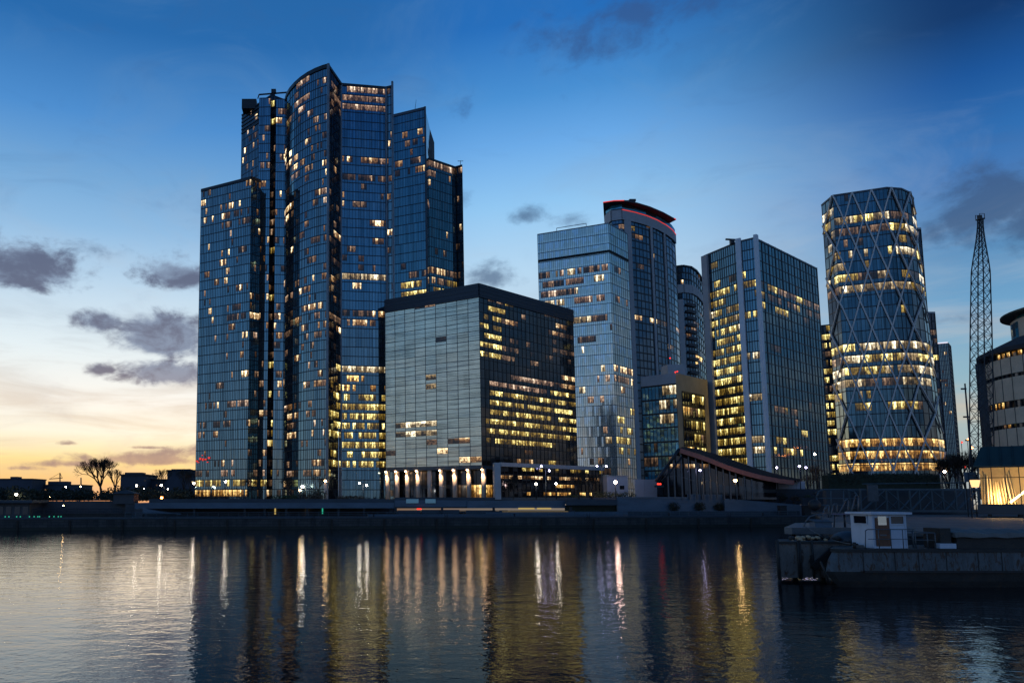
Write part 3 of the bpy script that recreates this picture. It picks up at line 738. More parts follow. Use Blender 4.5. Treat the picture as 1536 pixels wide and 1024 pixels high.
lit_windows(root, wr, [(719, 750, 460, 540, .75, 'lit_yellow'), (750, 862, 470, 545, .3, 'lit_dim'), (755, 800, 478, 492, .7, 'lit_warm'), (790, 840, 515, 528, .6, 'lit_dim'), (825, 850, 490, 500, .9, 'lit_warm'), (735, 832, 566, 588, 1, 'lit_pink'), (832, 866, 566, 588, .6, 'lit_warm'), (732, 868, 589, 628, .9, 'lit_yellow'), (732, 868, 629, 668, .93, 'lit_yellow'), (719, 732, 589, 668, .25, 'lit_yellow'), (775, 800, 672, 695, .6, 'lit_warm'), (719, 866, 546, 566, .05)], .04, (('lit_yellow', 3), ('lit_dim', 3)), rg, cap=100, sill=.35, head=.85, maxrun=4)  # lower yellow rows stand in for other buildings' lights reflected in this glass
mb = MB()
for i in range(7):
    v = 18.9 - i * .21
    for w_ in (wl, wr): mb.bar(w_.S(0, v), w_.S(w_.nb, v), .5, .32 + .05 * (i % 2), w_.N(1))
mb.build('roof_louvre', M['louvre'], root)
d = Vector((.2, 1, 0)).normalized() * 30
ring = [top[0], top[1], top[2], top[2] + d * .25, top[0] + d * .55]
mb = MB()
for i in (2, 3, 4):
    p, q = ring[i], ring[(i + 1) % 5]; mb.poly([(p.x, p.y, zb), (q.x, q.y, zb), (q.x, q.y, zt), (p.x, p.y, zt)])
mb.build('rear_wall', M['dark_clad'], root)
mb = MB(); mb.poly([(p.x, p.y, zt - .3) for p in ring]); mb.build('roof', M['roof_dark'], root)
mb = MB(); mb.prism([(p.x, p.y) for p in ring], zb - .9, zb - .02); mb.build('soffit', M['frame_mid'], root)
# recessed lobby under it
def inset(p, k): return Vector((p.x, p.y, 0)) + Vector((.15, 1, 0)) * k
lb = [inset(top[0], 6) + Vector((2, 0, 0)), inset(top[1], 6.5), inset(top[2], 4)]
lw_ = Wall([Vector((p.x, p.y, G)) for p in lb[:2]], [Vector((p.x, p.y, zb - .9)) for p in lb[:2]], [18], 2)
mb = MB(); lw_.glazing(mb); mb.build('lobby_glazing', M['glass_black'], root)
mb = MB(); lw_.grid(mb, .12, .2, .12); mb.build('lobby_frame', M['frame_dark'], root)
lit_windows(root, lw_, [(700, 722, 722, 748, 1, 'lit_gold'), (590, 700, 718, 735, .12, 'lit_dim')], .08, (('lit_dim', 1),), rg, sill=.02, head=.98, side=.03, cap=400)
lw_ = Wall([Vector((p.x, p.y, G)) for p in lb[1:]], [Vector((p.x, p.y, zb - .9)) for p in lb[1:]], [20], 2)
mb = MB(); lw_.glazing(mb); mb.build('lobby_glazing', M['glass_black'], root)
lit_windows(root, lw_, [(718, 750, 722, 748, 1, 'lit_gold')], .05, (('lit_dim', 1),), rg, sill=.02, head=.98, side=.03, cap=400)
# columns on the west side with downlights
cols = [577, 595, 612.5, 630, 648, 665.5, 684.5, 703, 721.5]
e = (bot[1] - bot[0]); n = wl.N(1)
for i, cx in enumerate(cols):
    t = (cx - 577.5) / (721.5 - 577.5)
    t = min(1, max(0, t / (1.14 - .14 * t)))          # perspective along the face
    p = bot[0] + e * t - n * .9
    mb = MB(); mb.tube(Vector((p.x, p.y, G)), Vector((p.x, p.y, zb - .9)), .62, .62, 12); c = mb.build('column', M['column'], root)
    if i != 4:
        mb = MB(); mb.tube(Vector((p.x, p.y, zb - 1.25)) + n * 1.0, Vector((p.x, p.y, zb - .95)) + n * 1.0, .22, .22, 8); mb.build('downlight', M['downlight'], c)
        l = bpy.data.lights.new('column_light', 'SPOT'); l.energy = 2300; l.spot_size = rad(70); l.spot_blend = .8; l.color = (1, .66, .36); l.shadow_soft_size = .15
        lo = bpy.data.objects.new('column_light', l); COL.objects.link(lo); lo.location = Vector((p.x, p.y, zb - 1.3)) + n * 1.25
        lo.rotation_euler = (Vector((0, 0, -1)) - n * .22).to_track_quat('-Z', 'Y').to_euler()

# --- glazed gallery at the foot of the block
g0, g1 = at(750, 745, 186), at(905, 745, 214)
zg = zat(750, 698.5, 186)
root = thing('glass_pavilion', 'long low glazed gallery with rows of amber lights, right of the lit columns', 'pavilion', (g0.x, g0.y, G))
b = [Vector((g0.x, g0.y, G)), Vector((g1.x, g1.y, G))]; t = drop(b, zg)
w = Wall(b, t, [26], 4); mb = MB(); w.glazing(mb); mb.build('curtain_wall', M['glass_black'], root)
mb = MB(); w.grid(mb, .1, .12, .15); mb.build('mullion_grid', M['frame_dark'], root)
lit_windows(root, w, [(750, 910, 714, 726, .7, 'lit_warm'), (750, 910, 700, 712, .45, 'lit_yellow'), (750, 910, 727, 748, .3, 'lit_gold')], .2, (('lit_warm', 1),), random.Random(5), cap=80, sill=.5, head=.88)
mb = MB(); mb.bar(t[0] + Vector((0, 0, .4)), t[1] + Vector((0, 0, .4)), 1.0, .6, w.N(1)); mb.build('fascia', M['pier_grey'], root)
mb = MB(); mb.box((g0.x - .7, g0.y, (G + zg) / 2 + .4), (1.5, 2.4, zg - G + .8)); mb.build('end_wall', M['pier_grey'], root)
dk = Vector((.3, 1, 0)) * 12
mb = MB(); mb.poly([t[0], t[1], t[1] + dk, t[0] + dk]); mb.poly([t[1], b[1], b[1] + dk, t[1] + dk]); mb.poly([b[0], t[0], t[0] + dk, b[0] + dk]); mb.poly([b[0] + dk, t[0] + dk, t[1] + dk, b[1] + dk]); mb.build('roof', M['roof_dark'], root)

# --- pale glass tower
pix = [(806, 352), (912.5, 335), (941, 351)]
root, top, bot, z1, ws, ab = tower('pale silvery glass tower with a flat capped top above a dark shadow gap', pix, 610, 1, [36, 9], 27, 'glass_pale', dict(vw=.2, hw=.48, d=.18), [
    dict(rules=[(805, 824, 402, 416, .9), (835, 895, 398, 410, .7), (903, 916, 392, 404, .8), (815, 872, 420, 432, .85), (884, 900, 418, 430, .8), (812, 908, 438, 450, .85), (858, 895, 470, 481, .8), (862, 892, 500, 512, .7), (808, 846, 445, 458, .6), (868, 912, 640, 700, .12), (895, 915, 545, 570, .4), (880, 905, 590, 610, .4), (806, 912, 336, 388, 0)], base=.025, mats=(('lit_white', 2), ('lit_pink', 2), ('lit_dim', 2))),
    dict(rules=[(912, 945, 396, 408, .3, 'lit_dim'), (912, 970, 548, 575, .7), (912, 970, 600, 680, .45, 'lit_yellow'), (912, 945, 336, 390, 0)], base=.04)], back=26, seed=13, gridmat='frame_mid', cap=90)  # low yellow windows stand in for gold reflections on the right face
for wi, (va) in ((0, 24.2), (1, 24.2)):
    mb = MB(); w = ws[wi]; mb.bar(w.S(0, va), w.S(w.nb, va), 2.0, .4, w.N(1)); mb.build('shadow_gap', M['rubber'], root)
parapet(root, top, z1 + .1, .8, M['frame_pale'], .3)
mb = MB()
rl = [top[0].lerp(top[1], t) + Vector((0, 4, 0)) for t in (.3, .72)]
for p in rl: mb.tube(p, p + Vector((0, 0, 4.5)), .22)
mb.tube(rl[0] + Vector((0, 0, 4.4)), rl[1] + Vector((0, 0, 4.4)), .26); mb.build('roof_rail', M['frame_pale'], root)

# --- residential tower with flaring roof
pts = [(908, 323), (917, 315.5), (932, 313.5), (951, 317.5), (968, 322.5), (984, 329), (998, 337), (1007, 344), (1012, 351)]
root, top, bot, z1, ws, ab = tower('dark curved apartment tower with pale piers and a red-edged flaring roof', pts, 660, 2, [2, 3, 3, 3, 3, 3, 2, 1], 38, 'glass_navy', dict(vw=.26, hw=1.2, d=.3, vsub=0),
    [dict(rules=[(915, 952, 344, 352, .9, 'lit_yellow'), (915, 952, 333, 340, .4), (908, 1015, 380, 392, .25, 'lit_gold')], base=.05)], back=24, seed=17, smooth=True, cap=60)
w = ws[0]; mb = MB()
for u, wd in ((6.2, 8.0), (12.3, 3.4), (16.3, 2.8)): mb.bar(w.S(u, 0), w.S(u, 38), wd, 1.1, w.N(u))
mb.build('pier', M['pier_grey'], root)
mb = MB()
for k in range(len(top) - 1): mb.bar(w.S(w.cum[k], 37.2), w.S(w.cum[k + 1] - .001, 37.2), 9.6, 1.2, w.N(w.cum[k] + .1))
mb.build('top_band', M['pier_grey'], root)
mb = MB()
for k in range(2, len(top) - 1): mb.bar(w.S(w.cum[k], 37.85), w.S(w.cum[k + 1] - .001, 37.85), .5, 1.55, w.N(w.cum[k] + .1))
mb.build('red_light_band', M['red_glow'], root)
# recessed top storey and the oversailing roof
ins = [p + Vector((1.2, 1.8, 0)) for p in top]
mb = MB()
for k in range(len(ins) - 1): mb.poly([ins[k], ins[k + 1], ins[k + 1] + Vector((0, 0, 5.6)), ins[k] + Vector((0, 0, 5.6))], [(k, 0), (k + 1, 0), (k + 1, 1), (k, 1)])
mb.build('penthouse_glazing', M['glass_teal'], root)
zr = zat(905, 303, 660)
edge = [(904.5, 303), (920, 300.5), (936, 300), (955, 303.5), (975, 309.5), (995, 318), (1014, 328.5)]
ep = [atz(x, y, zr) for x, y in edge]
bk = [ep[-1] + Vector((-13, 48, 0)), ep[0] + Vector((18, 48, 0))]
ring = [(p.x, p.y) for p in ep + bk]
mb = MB(); mb.prism(ring, zr - 1.0, zr); mb.build('canopy_roof', M['dark_clad'], root)
mb = MB()
for k in range(2): mb.bar(ep[k] - Vector((0, 0, .4)), ep[k + 1] - Vector((0, 0, .5)), .8, .3, (ep[k + 1] - ep[k]).cross(Vector((0, 0, 1))).normalized())
mb.bar(ep[-2].lerp(ep[-1], .85) - Vector((0, 0, .4)), ep[-1] - Vector((0, 0, .4)), .9, .15, (ep[-1] - ep[-2]).cross(Vector((0, 0, 1))).normalized())
mb.build('red_roof_light', M['red_glow'], root)
mb = MB(); q = ep[2] + Vector((6, 14, 0)); mb.box(q + Vector((0, 0, 2.2)), (16, 6, 4.4)); mb.box(q + Vector((7, 0, 5)), (6, 4, 2.2)); mb.build('roof_plant', M['steel_dark'], root)

# --- rounded dark tower behind
pts = [(1013, 400), (1024, 398.5), (1036, 400.5), (1044, 406), (1050, 414), (1055, 425), (1058, 440)]
root, top, bot, z1, ws, ab = tower('dark rounded tower with curved balconies, half hidden behind the curved apartment tower', pts, 765, 1, [3, 3, 2, 2, 2, 2], 34, 'glass_navy', dict(vw=.32, hw=1.5, d=.45),
    [dict(rules=[(1013, 1060, 484, 496, .8), (1013, 1065, 535, 548, .6, 'lit_gold')], base=.07)], back=24, seed=19, smooth=True, cap=40)
w = ws[0]; mb = MB()
for k in range(len(top) - 1): mb.bar(w.S(w.cum[k], 30.6), w.S(w.cum[k + 1] - .001, 30.6), 9.2, 1.1, w.N(w.cum[k] + .1))
mb.bar(w.S(1, 0), w.S(1, 29), 8.0, 1.0, w.N(1)); mb.build('top_band', M['pier_grey'], root)
mb = MB()
for k in range(len(top) - 1): mb.bar(w.S(w.cum[k], 34), w.S(w.cum[k + 1] - .001, 34), 1.5, 1.3, w.N(w.cum[k] + .1))
mb.build('parapet', M['frame_dark'], root)
for f in range(14, 29):
    mb = MB(); a, b_ = w.S(3.2, f + .05), w.S(6.6, f + .05); n = w.N(4)
    mb.bar(a, b_, .75, 3.2, n); mb.bar(a + Vector((0, 0, 1.8)) + n * 2.9, b_ + Vector((0, 0, 1.8)) + n * 2.9, 2.2, .25, n); mb.build('balcony', M['dark_clad'], root)

# --- small teal and brown office
pix = [(961.5, 565), (1013.5, 559), (1061, 570)]
root, top, bot, z1, ws, ab = tower('small office building, teal glass on the left and brown cladding on the right', pix, 222, 1, [10, 9], 9, ['glass_teal', 'brown_clad'], None,
    [None, None], back=20, seed=23, name='office_building', cat='office')
wb, wr_ = ws
wu = Wall(wb.bot, [wb.S(0, 8.2), wb.S(10, 8.2)], [10], 8)
mb = MB(); wu.grid(mb, .12, .5, .12); mb.build('mullion_grid', M['frame_dark'], root)
lit_windows(root, wu, [(992, 1013, 588, 602, .9, 'lit_white'), (990, 1005, 604, 614, .8, 'lit_white'), (992, 1013, 614, 628, .9, 'lit_white'), (965, 1013, 670, 695, .3)], .05, (('lit_dim', 2), ('lit_warm', 1)), random.Random(2), stick=.3)
mb = MB(); mb.bar(wb.S(0, 8.62), wb.S(10, 8.62), 3.2, .35, wb.N(1)); mb.build('cornice', M['pier_grey'], root)
wv = Wall([wr_.S(1.4, 0, .06), wr_.S(7.6, 0, .06)], [wr_.S(1.4, 7.7, .06), wr_.S(7.6, 7.7, .06)], [9], 8)
mb = MB(); wv.glazing(mb); mb.build('curtain_wall', M['glass_black'], root)
mb = MB(); wv.grid(mb, .12, .7, .15); mb.build('mullion_grid', M['frame_dark'], root)
lit_windows(root, wv, [], .62, (('lit_yellow', 4), ('lit_dim', 1), ('lit_gold', 1)), random.Random(12), maxrun=3)
q = at(1008, 559, 232); mb = MB(); mb.box((q.x + .3, q.y, z1 + 1.8), (5.4, 5, 4.4)); mb.build('plant_room', M['pier_grey'], root)
mb = MB()
for k, (px, py) in enumerate([(1005, 537), (1013, 558), (1016, 557)]): mb.ball(at(px, py, 231 if k == 0 else 221.5), .22)
mb.build('warning_light', M['red_lamp'], root)

# --- glass tower with white fins
pix = [(1056.5, 384.5), (1108, 363), (1131.5, 357.5), (1225, 403.5)]
root, top, bot, z1, ws, ab = tower('blue glass office tower with two white vertical fins and a densely lit west face', pix, 222, 2, [16, 6, 20], 25, ['glass_deep', 'glass_deep', 'glass_dusk'], dict(vw=.12, hw=.28, d=.12), [
    dict(rules=[(1060, 1110, 405, 425, .4, 'lit_dim'), (1060, 1115, 425, 450, .7), (1064, 1132, 450, 520, .8), (1064, 1132, 520, 700, .94, 'lit_yellow'), (1050, 1064, 400, 700, .0)], base=.02, mats=(('lit_yellow', 3), ('lit_white', 1)), kw=dict(maxrun=2)),
    dict(rules=[(1105, 1160, 426, 436, .9), (1105, 1160, 440, 450, .7), (1105, 1160, 466, 480, .9), (1105, 1160, 526, 540, .9), (1105, 1160, 585, 600, .9), (1105, 1160, 645, 658, .9), (1105, 1160, 674, 690, .9)], base=.03, mats=(('lit_yellow', 1), ('lit_white', 1))),
    dict(rules=[(1130, 1235, 425, 470, .05), (1130, 1160, 430, 440, .9), (1160, 1190, 440, 450, .9), (1190, 1232, 452, 464, .9), (1130, 1165, 447, 458, .9), (1165, 1200, 458, 470, .9), (1200, 1235, 470, 482, .7), (1140, 1175, 535, 548, .8, 'lit_yellow'), (1145, 1185, 590, 603, .8, 'lit_yellow'), (1145, 1212, 640, 662, .9, 'lit_yellow'), (1145, 1212, 668, 690, .5, 'lit_yellow'), (1140, 1200, 490, 660, .1)], base=.02, mats=(('lit_yellow', 2), ('lit_dim', 2)), kw=dict(maxrun=3))], back=26, seed=29, cap=100)
parapet(root, top, z1 + .1, .5, M['frame_mid'], .2)
for w, u, wd, hh in ((ws[0], .7, 2.4, 25), (ws[1], 0, 1.5, 25.3), (ws[2], .0, 1.5, 25.3)):
    mb = MB(); mb.bar(w.S(u, 0), w.S(u, hh), wd, .9, w.N(u + .1)); mb.build('fin', M['fin_white'] if wd < 2 else M['pier_grey'], root)
mb = MB()
for u in range(2, 21, 2): mb.bar(ws[2].S(u, 0), ws[2].S(u, 25.15), .14, .2, ws[2].N(1))
mb.build('glass_fin', M['frame_mid'], root)
q = top[1] + Vector((-1, 2, 0)); mb = MB(); mb.box(q + Vector((0, 0, .8)), (1.2, 1, 1.6)); mb.tube(q + Vector((-2, 0, 1.6)), q + Vector((2, 0, 1.4)), .3); mb.build('roof_plant', M['steel_dark'], root)

# --- slim tower in the gap
tower('slim dark tower with bright floors, in the gap left of the lattice-clad tower', [(1228, 489), (1256, 486)], 420, 1, [8], 20, 'glass_black', dict(vw=.15, hw=.8, d=.2),
    [dict(rules=[], base=.72, mats=(('lit_yellow', 3), ('lit_dim', 1)))], back=20, seed=31, cap=40)

# --- diagrid tower
pix = [(1232.5, 307), (1249, 293), (1330, 281), (1352, 282.5), (1364, 288), (1370, 297)]
root, top, bot, z1, ws, ab = tower('tower wrapped in a pale diagonal lattice, with a glowing golden base', pix, 312, 2, [3, 14, 4, 2, 2], 26, 'glass_night', dict(vw=.1, hw=.4, d=.14), [
    dict(rules=[(1230, 1420, 318, 333, .9), (1230, 1420, 338, 352, .85), (1230, 1420, 358, 366, .25), (1230, 1420, 374, 386, .3), (1230, 1400, 400, 413, .6), (1230, 1420, 418, 428, .9), (1230, 1420, 428, 444, 1), (1240, 1420, 510, 524, .7), (1240, 1420, 528, 542, .95), (1240, 1420, 544, 556, .95), (1240, 1420, 558, 572, .9), (1250, 1380, 574, 586, .9), (1250, 1380, 598, 610, .6, 'lit_yellow'), (1230, 1420, 662, 700, 1, 'lit_gold'), (1230, 1420, 700, 712, .9, 'lit_gold'), (1230, 1420, 640, 652, .08)], base=.07, mats=(('lit_white', 2), ('lit_yellow', 2), ('lit_dim', 1)), kw=dict(maxrun=5))], back=24, seed=37, smooth=True, cap=100,
    shift=[(0, 0), (0, 0), (1.1, 0), (3.0, .4), (5.8, 1.4), (8.3, 2.7)], z0=G)
w = ws[0]
NB, LV = 5.0, 26 / 5.5
for sgn in (1, -1):
    k = -8
    while k < w.nb / NB + 8:
        # a strut climbs one bay per level; drawn in short pieces so it follows the bend of the plan
        pts_ = []
        for j in range(0, 67):
            v = j / 66 * w.nf; u = k * NB + .5 + sgn * v / LV * NB
            if 0 <= u <= w.nb: pts_.append((u, v))
        o_ = .17 if sgn > 0 else .22
        if len(pts_) > 2:
            mb = MB()
            for (ua, va), (ub, vb) in zip(pts_, pts_[1:]):
                mb.bar(w.S(ua, va, o_), w.S(ub, vb, o_), .52, .5, w.N((ua + ub) / 2))
            mb.build('diagonal_strut', M['diagrid'], root)
        k += 1
parapet(root, top, z1 - .3, .7, M['frame_mid'], .3)
mb = MB()
for k in range(5): mb.bar(w.S(w.cum[k] + .001, 2.8), w.S(w.cum[k + 1] - .001, 2.8), .35, .5, w.N(w.cum[k] + .1))
mb.build('base_canopy', M['frame_dark'], root)
mb = MB(); rg = random.Random(3); u = 3.3
while u < 13.5:          # violet sign, its letters too blurred in the photo to read
    wd = rg.uniform(.12, .3); mb.bar(w.S(u, 1.15 + rg.uniform(-.05, .1), .8), w.S(u + wd, 1.15 + rg.uniform(-.05, .1), .8), rg.uniform(.6, 1.2), .1, w.N(u)); u += wd + rg.uniform(.05, .14)
mb.build('violet_sign', M['violet_glow'], root)

# --- stepped dark tower right behind it
r0 = thing('stepped_tower', 'dark stepped tower showing as a narrow strip behind the right edge of the lattice-clad tower', 'tower', (at(1385, 748, 355).x, 355, G))
for (pa, pb, Y, sd) in (((1352, 341), (1381, 343), 360, 1), ((1370, 465), (1402, 469), 352, 2)):
    z = zat(pb[0], pb[1], Y); t = [atz(*pa, z), atz(*pb, z)]; t = [Vector((t[0].x, Y, z)), Vector((t[1].x, Y, z))]
    w = Wall(drop(t, G), t, [8], 30 if sd == 1 else 22); mb = MB(); w.glazing(mb); mb.build('curtain_wall', M['glass_black'], r0)
    mb = MB(); w.grid(mb, .15, .9, .25); mb.build('mullion_grid', M['dark_clad'], r0)
    lit_windows(r0, w, [], .3, (('lit_dim', 3), ('lit_yellow', 1)), random.Random(sd), cap=60)
    t2 = [t[1], t[1] + Vector((5 if sd == 2 else 2, 16, 0))]
    w = Wall(drop(t2, G), t2, [5], 30); mb = MB(); w.glazing(mb); mb.build('side_wall', M['glass_black'], r0)
    lit_windows(r0, w, [], .12, (('lit_dim', 2), ('lit_warm', 1)), random.Random(sd + 5), cap=90)
    mb = MB(); mb.prism([(t[0].x, t[0].y + .4), (t[1].x - .3, t[1].y + .4), (t2[1].x - .3, t2[1].y), (t[0].x, t2[1].y)], G, z - .4); mb.build('core_wall', M['dark_clad'], r0)
    mb = MB(); mb.bar(t[0], t[1], .9, .35, (0, -1, 0)); mb.build('parapet', M['pier_grey'], r0)

# --- far slim tower
root, top, bot, z1, ws, ab = tower('slim distant grey tower with a pale lit rim, standing alone left of the lattice mast', [(1398, 515.5), (1421.5, 513.5), (1426, 519)], 520, 1, [10, 3], 34, 'glass_grey', dict(vw=.5, hw=.25, d=.3), [
    dict(rules=[(1398, 1424, 572, 577, .8, 'lit_warm'), (1398, 1430, 600, 606, .8, 'lit_warm'), (1398, 1430, 613, 622, .6, 'lit_warm')], base=.04), None], back=24, seed=41, cap=30, gridmat='frame_mid')
mb = MB(); mb.bar(top[0], top[1] , .8, .4, ws[0].N(1)); mb.build('rim_light', M['strip_pale'], root)

# ================================================================== FAR BANK: QUAY, TERRACES
def seg_box(mb, x0, y0, x1, y1, z0, z1, th=.5, m=0, z1b=None):
    """upright wall from (x0,y0) to (x1,y1), thickness th away from the camera; top may slope to z1b"""
    d = Vector((x1 - x0, y1 - y0, 0)).normalized(); n = Vector((-d.y, d.x, 0)) * th
    z1b = z1 if z1b is None else z1b
    a, b = Vector((x0, y0, 0)), Vector((x1, y1, 0))
    vs = [a + Vector((0, 0, z0)), b + Vector((0, 0, z0)), b + n + Vector((0, 0, z0)), a + n + Vector((0, 0, z0)),
          a + Vector((0, 0, z1)), b + Vector((0, 0, z1b)), b + n + Vector((0, 0, z1b)), a + n + Vector((0, 0, z1))]
    mb.mesh(vs, [(0, 3, 2, 1), (4, 5, 6, 7), (0, 1, 5, 4), (1, 2, 6, 5), (2, 3, 7, 6), (3, 0, 4, 7)], m)
def bank(px, k):                       # x, y on a line k metres behind the quay edge, seen at photo column px
    t = (px - XC) / F                  # x = t*y ; y = qy(x)+k
    s = (QR[1] - QL[1]) / (QR[0] - QL[0])
    y = (QL[1] - s * QL[0] + k) / (1 - s * t)
    return t * y, y
def wallpx(mb, p0, p1, k, z0, z1, th=.5, z1b=None):
    a, b = bank(p0, k), bank(p1, k)
    seg_box(mb, a[0], a[1], b[0], b[1], z0, z1, th, 0, z1b)
def zrow(px, py, k):                   # height seen at pixel row py on that line
    x, y = bank(px, k)
    return at(px, py, y).z

root = thing('quay_wall', 'long dark stone quay wall along the far water edge', 'quay wall', (0, qy(0), 0))
mb = MB(); seg_box(mb, -1500, qy(-1500) + 60, QL[0], QL[1], -2, 2.25, .8); seg_box(mb, QL[0], QL[1], QR[0], QR[1], -2, 2.25, .8); mb.build('wall_face', M['quay_block'], root)
mb = MB(); seg_box(mb, QL[0], QL[1] - .12, QR[0], QR[1] - .12, 2.25, 2.6, 1.1); mb.build('coping', M['slate_panel'], root)
for px in range(30, 1200, 78):
    x, y = bank(px, -.16); mb = MB(); mb.box((x, y, .7), (.35, .3, 2.6)); mb.build('timber_fender', M['bark'], root)

def quay_rail(p0, p1, k, z, label, step=2.2, mt='steel_blue', h=1.15):
    a, b = bank(p0, k), bank(p1, k); L = math.hypot(b[0] - a[0], b[1] - a[1]); n = max(2, int(L / step))
    r = thing('quay_railing', label, 'railing', (a[0], a[1], z))
    mb = MB()
    for i in range(n + 1):
        t = i / n; x, y = a[0] + (b[0] - a[0]) * t, a[1] + (b[1] - a[1]) * t
        mb.box((x, y, z + h / 2), (.09, .09, h))
    for hh in (.35, .7, h): mb.tube((a[0], a[1], z + hh), (b[0], b[1], z + hh), .05 if hh < h else .07, n=5)
    mb.build('rail', M[mt], r)
quay_rail(190, 900, 2.0, 2.4, 'steel railing along the quay in front of the pale box-shaped block')
quay_rail(905, 1190, 2.0, 2.4, 'steel railing along the quay below the white hoarding')

# upper deck on posts, left
root = thing('terrace_deck', 'raised promenade deck with slate blue fascia on dark posts, in front of the tall towers', 'terrace', (*bank(400, 14), 2.4))
mb = MB(); wallpx(mb, 204, 592, 14, 4.3, 5.6, .4); mb.build('fascia', M['blue_panel'], root)
mb = MB(); wallpx(mb, 225, 592, 14.3, 5.6, 6.5, .12); mb.build('balustrade', M['slate_panel'], root)
mb = MB(); wallpx(mb, 204, 592, 14.4, 5.3, 5.58, 16); mb.build('deck_slab', M['paving'], root)
mb = MB(); wallpx(mb, 190, 592, 24, 2.4, 5.3, .4); mb.build('undercroft_wall', M['dark_clad'], root)
for px in (293, 368, 398, 430, 461, 508, 546, 586):
    x, y = bank(px, 15); mb = MB(); mb.box((x, y, 3.4), (.5, .5, 1.9)); mb.build('post', M['steel_dark'], root)
for p0, p1 in ((306, 313), (324, 333), (370, 382), (397, 411), (462, 470), (536, 546)):
    mb = MB(); wallpx(mb, p0, p1, 23.8, 4.7, 4.95, .1); mb.build('strip_light', M['strip_yellow'], root)
for px in (413.5, 460.5):
    mb = MB(); x, y = bank(px, 23.7); mb.box((x, y, 3.6), (.35, .1, 2.0)); mb.build('doorway_light', M['strip_yellow'], root)
mb = MB(); x, y = bank(484, 23.7); mb.box((x, y, 3.6), (.3, .1, 1.6)); mb.build('green_light', M['green_glow'], root)

root = thing('access_ramp', 'pale blue-grey ramp sloping down at the left end of the promenade deck', 'ramp', (*bank(243, 10), 2.4))
mb = MB(); wallpx(mb, 216, 272, 9, 3.2, 4.35, 2.5, 3.0); mb.build('ramp_side', M['blue_panel'], root)
mb = MB(); wallpx(mb, 204, 216, 9, 2.4, 4.3, 2.5); mb.build('landing', M['dark_clad'], root)

# blue stepped terraces, centre
root = thing('terrace_wall', 'stepped slate blue terrace walls under the pale box-shaped block', 'terrace', (*bank(740, 14), 2.4))
mb = MB(); wallpx(mb, 592, 700, 13.5, 4.6, 6.2, .4); wallpx(mb, 700, 846, 13.0, 4.3, 6.1, .4); mb.build('upper_wall', M['blue_panel'], root)
mb = MB(); wallpx(mb, 592, 930, 18, 5.2, 6.9, .4); mb.build('rear_wall', M['slate_panel'], root)
mb = MB(); wallpx(mb, 592, 846, 13.4, 4.25, 4.58, 8); mb.build('deck_slab', M['paving'], root)
for p0, p1, dz in ((596, 630, 0), (632, 688, .15), (698, 742, 0), (748, 760, 0), (764, 860, -.1)):
    mb = MB(); wallpx(mb, p0, p1, 7, 2.4, 3.85 + dz, .3); mb.build('lower_panel', M['slate_panel'], root)
mb = MB(); wallpx(mb, 552, 728, 4, 2.4, 3.1, .3); wallpx(mb, 728, 936, 4, 2.4, 3.5, .3); mb.build('kerb_wall', M['blue_panel'], root)
for p0, p1 in ((776, 800), (804, 825)):
    mb = MB(); wallpx(mb, p0, p1, 12.8, 4.0, 4.35, .1); mb.build('strip_light', M['strip_yellow'], root)
mb = MB(); wallpx(mb, 752, 850, 3.9, 3.52, 3.62, .1); mb.build('edge_light', M['strip_yellow'], root)
for px in (592, 661, 738, 853):
    mb = MB(); wallpx(mb, px, px + 3, 6, 2.4, 4.6, .4); mb.build('post', M['steel_dark'], root)
mb = MB(); x, y = bank(628, 12.9); mb.box((x, y, 4.1), (1.1, .1, .3)); mb.build('red_light', M['red_lamp'], root)
for px, w_ in ((618, 3), (645, 2.5)):
    mb = MB(); x, y = bank(px, 13.3); mb.box((x, y, 6.0), (w_, .1, 1.0)); mb.build('teal_glass_panel', M['glass_teal'], root)

root = thing('retaining_wall', 'tall slate blue retaining wall with a dark recess, below the white hoarding', 'wall', (*bank(1010, 12), 2.4))
mb = MB(); wallpx(mb, 924, 1030, 12, 2.4, zrow(980, 745, 12), .5); wallpx(mb, 1030, 1092, 12, 2.4, zrow(1060, 741, 12), .5); mb.build('wall_face', M['blue_panel'], root)
mb = MB(); wallpx(mb, 1084, 1200, 10.5, 2.4, zrow(1084, 747, 10.5), .5, zrow(1200, 757, 10.5)); mb.build('ramp_wall', M['blue_panel'], root)
mb = MB(); wallpx(mb, 848, 924, 11, 5.0, 6.4, .5); mb.build('parapet', M['slate_panel'], root)
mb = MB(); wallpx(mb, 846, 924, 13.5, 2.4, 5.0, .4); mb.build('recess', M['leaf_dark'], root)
mb = MB(); wallpx(mb, 930, 1030, 11.7, zrow(980, 746, 12) - .12, zrow(980, 746, 12) + .02, .1); wallpx(mb, 966, 990, 11.7, 3.0, 3.12, .1); mb.build('handrail', M['frame_pale'], root)
mb = MB(); wallpx(mb, 940, 1195, 5, 2.4, 3.6, .3); mb.build('kerb_wall', M['slate_panel'], root)
mb = MB(); wallpx(mb, 1200, 1300, 11, 2.4, zrow(1200, 746, 11), .5); mb.build('end_wall', M['slate_panel'], root)
mb = MB(); wallpx(mb, 1100, 1300, 17, 5, zrow(1200, 733, 17), .5); mb.build('back_wall', M['slate_panel'], root)

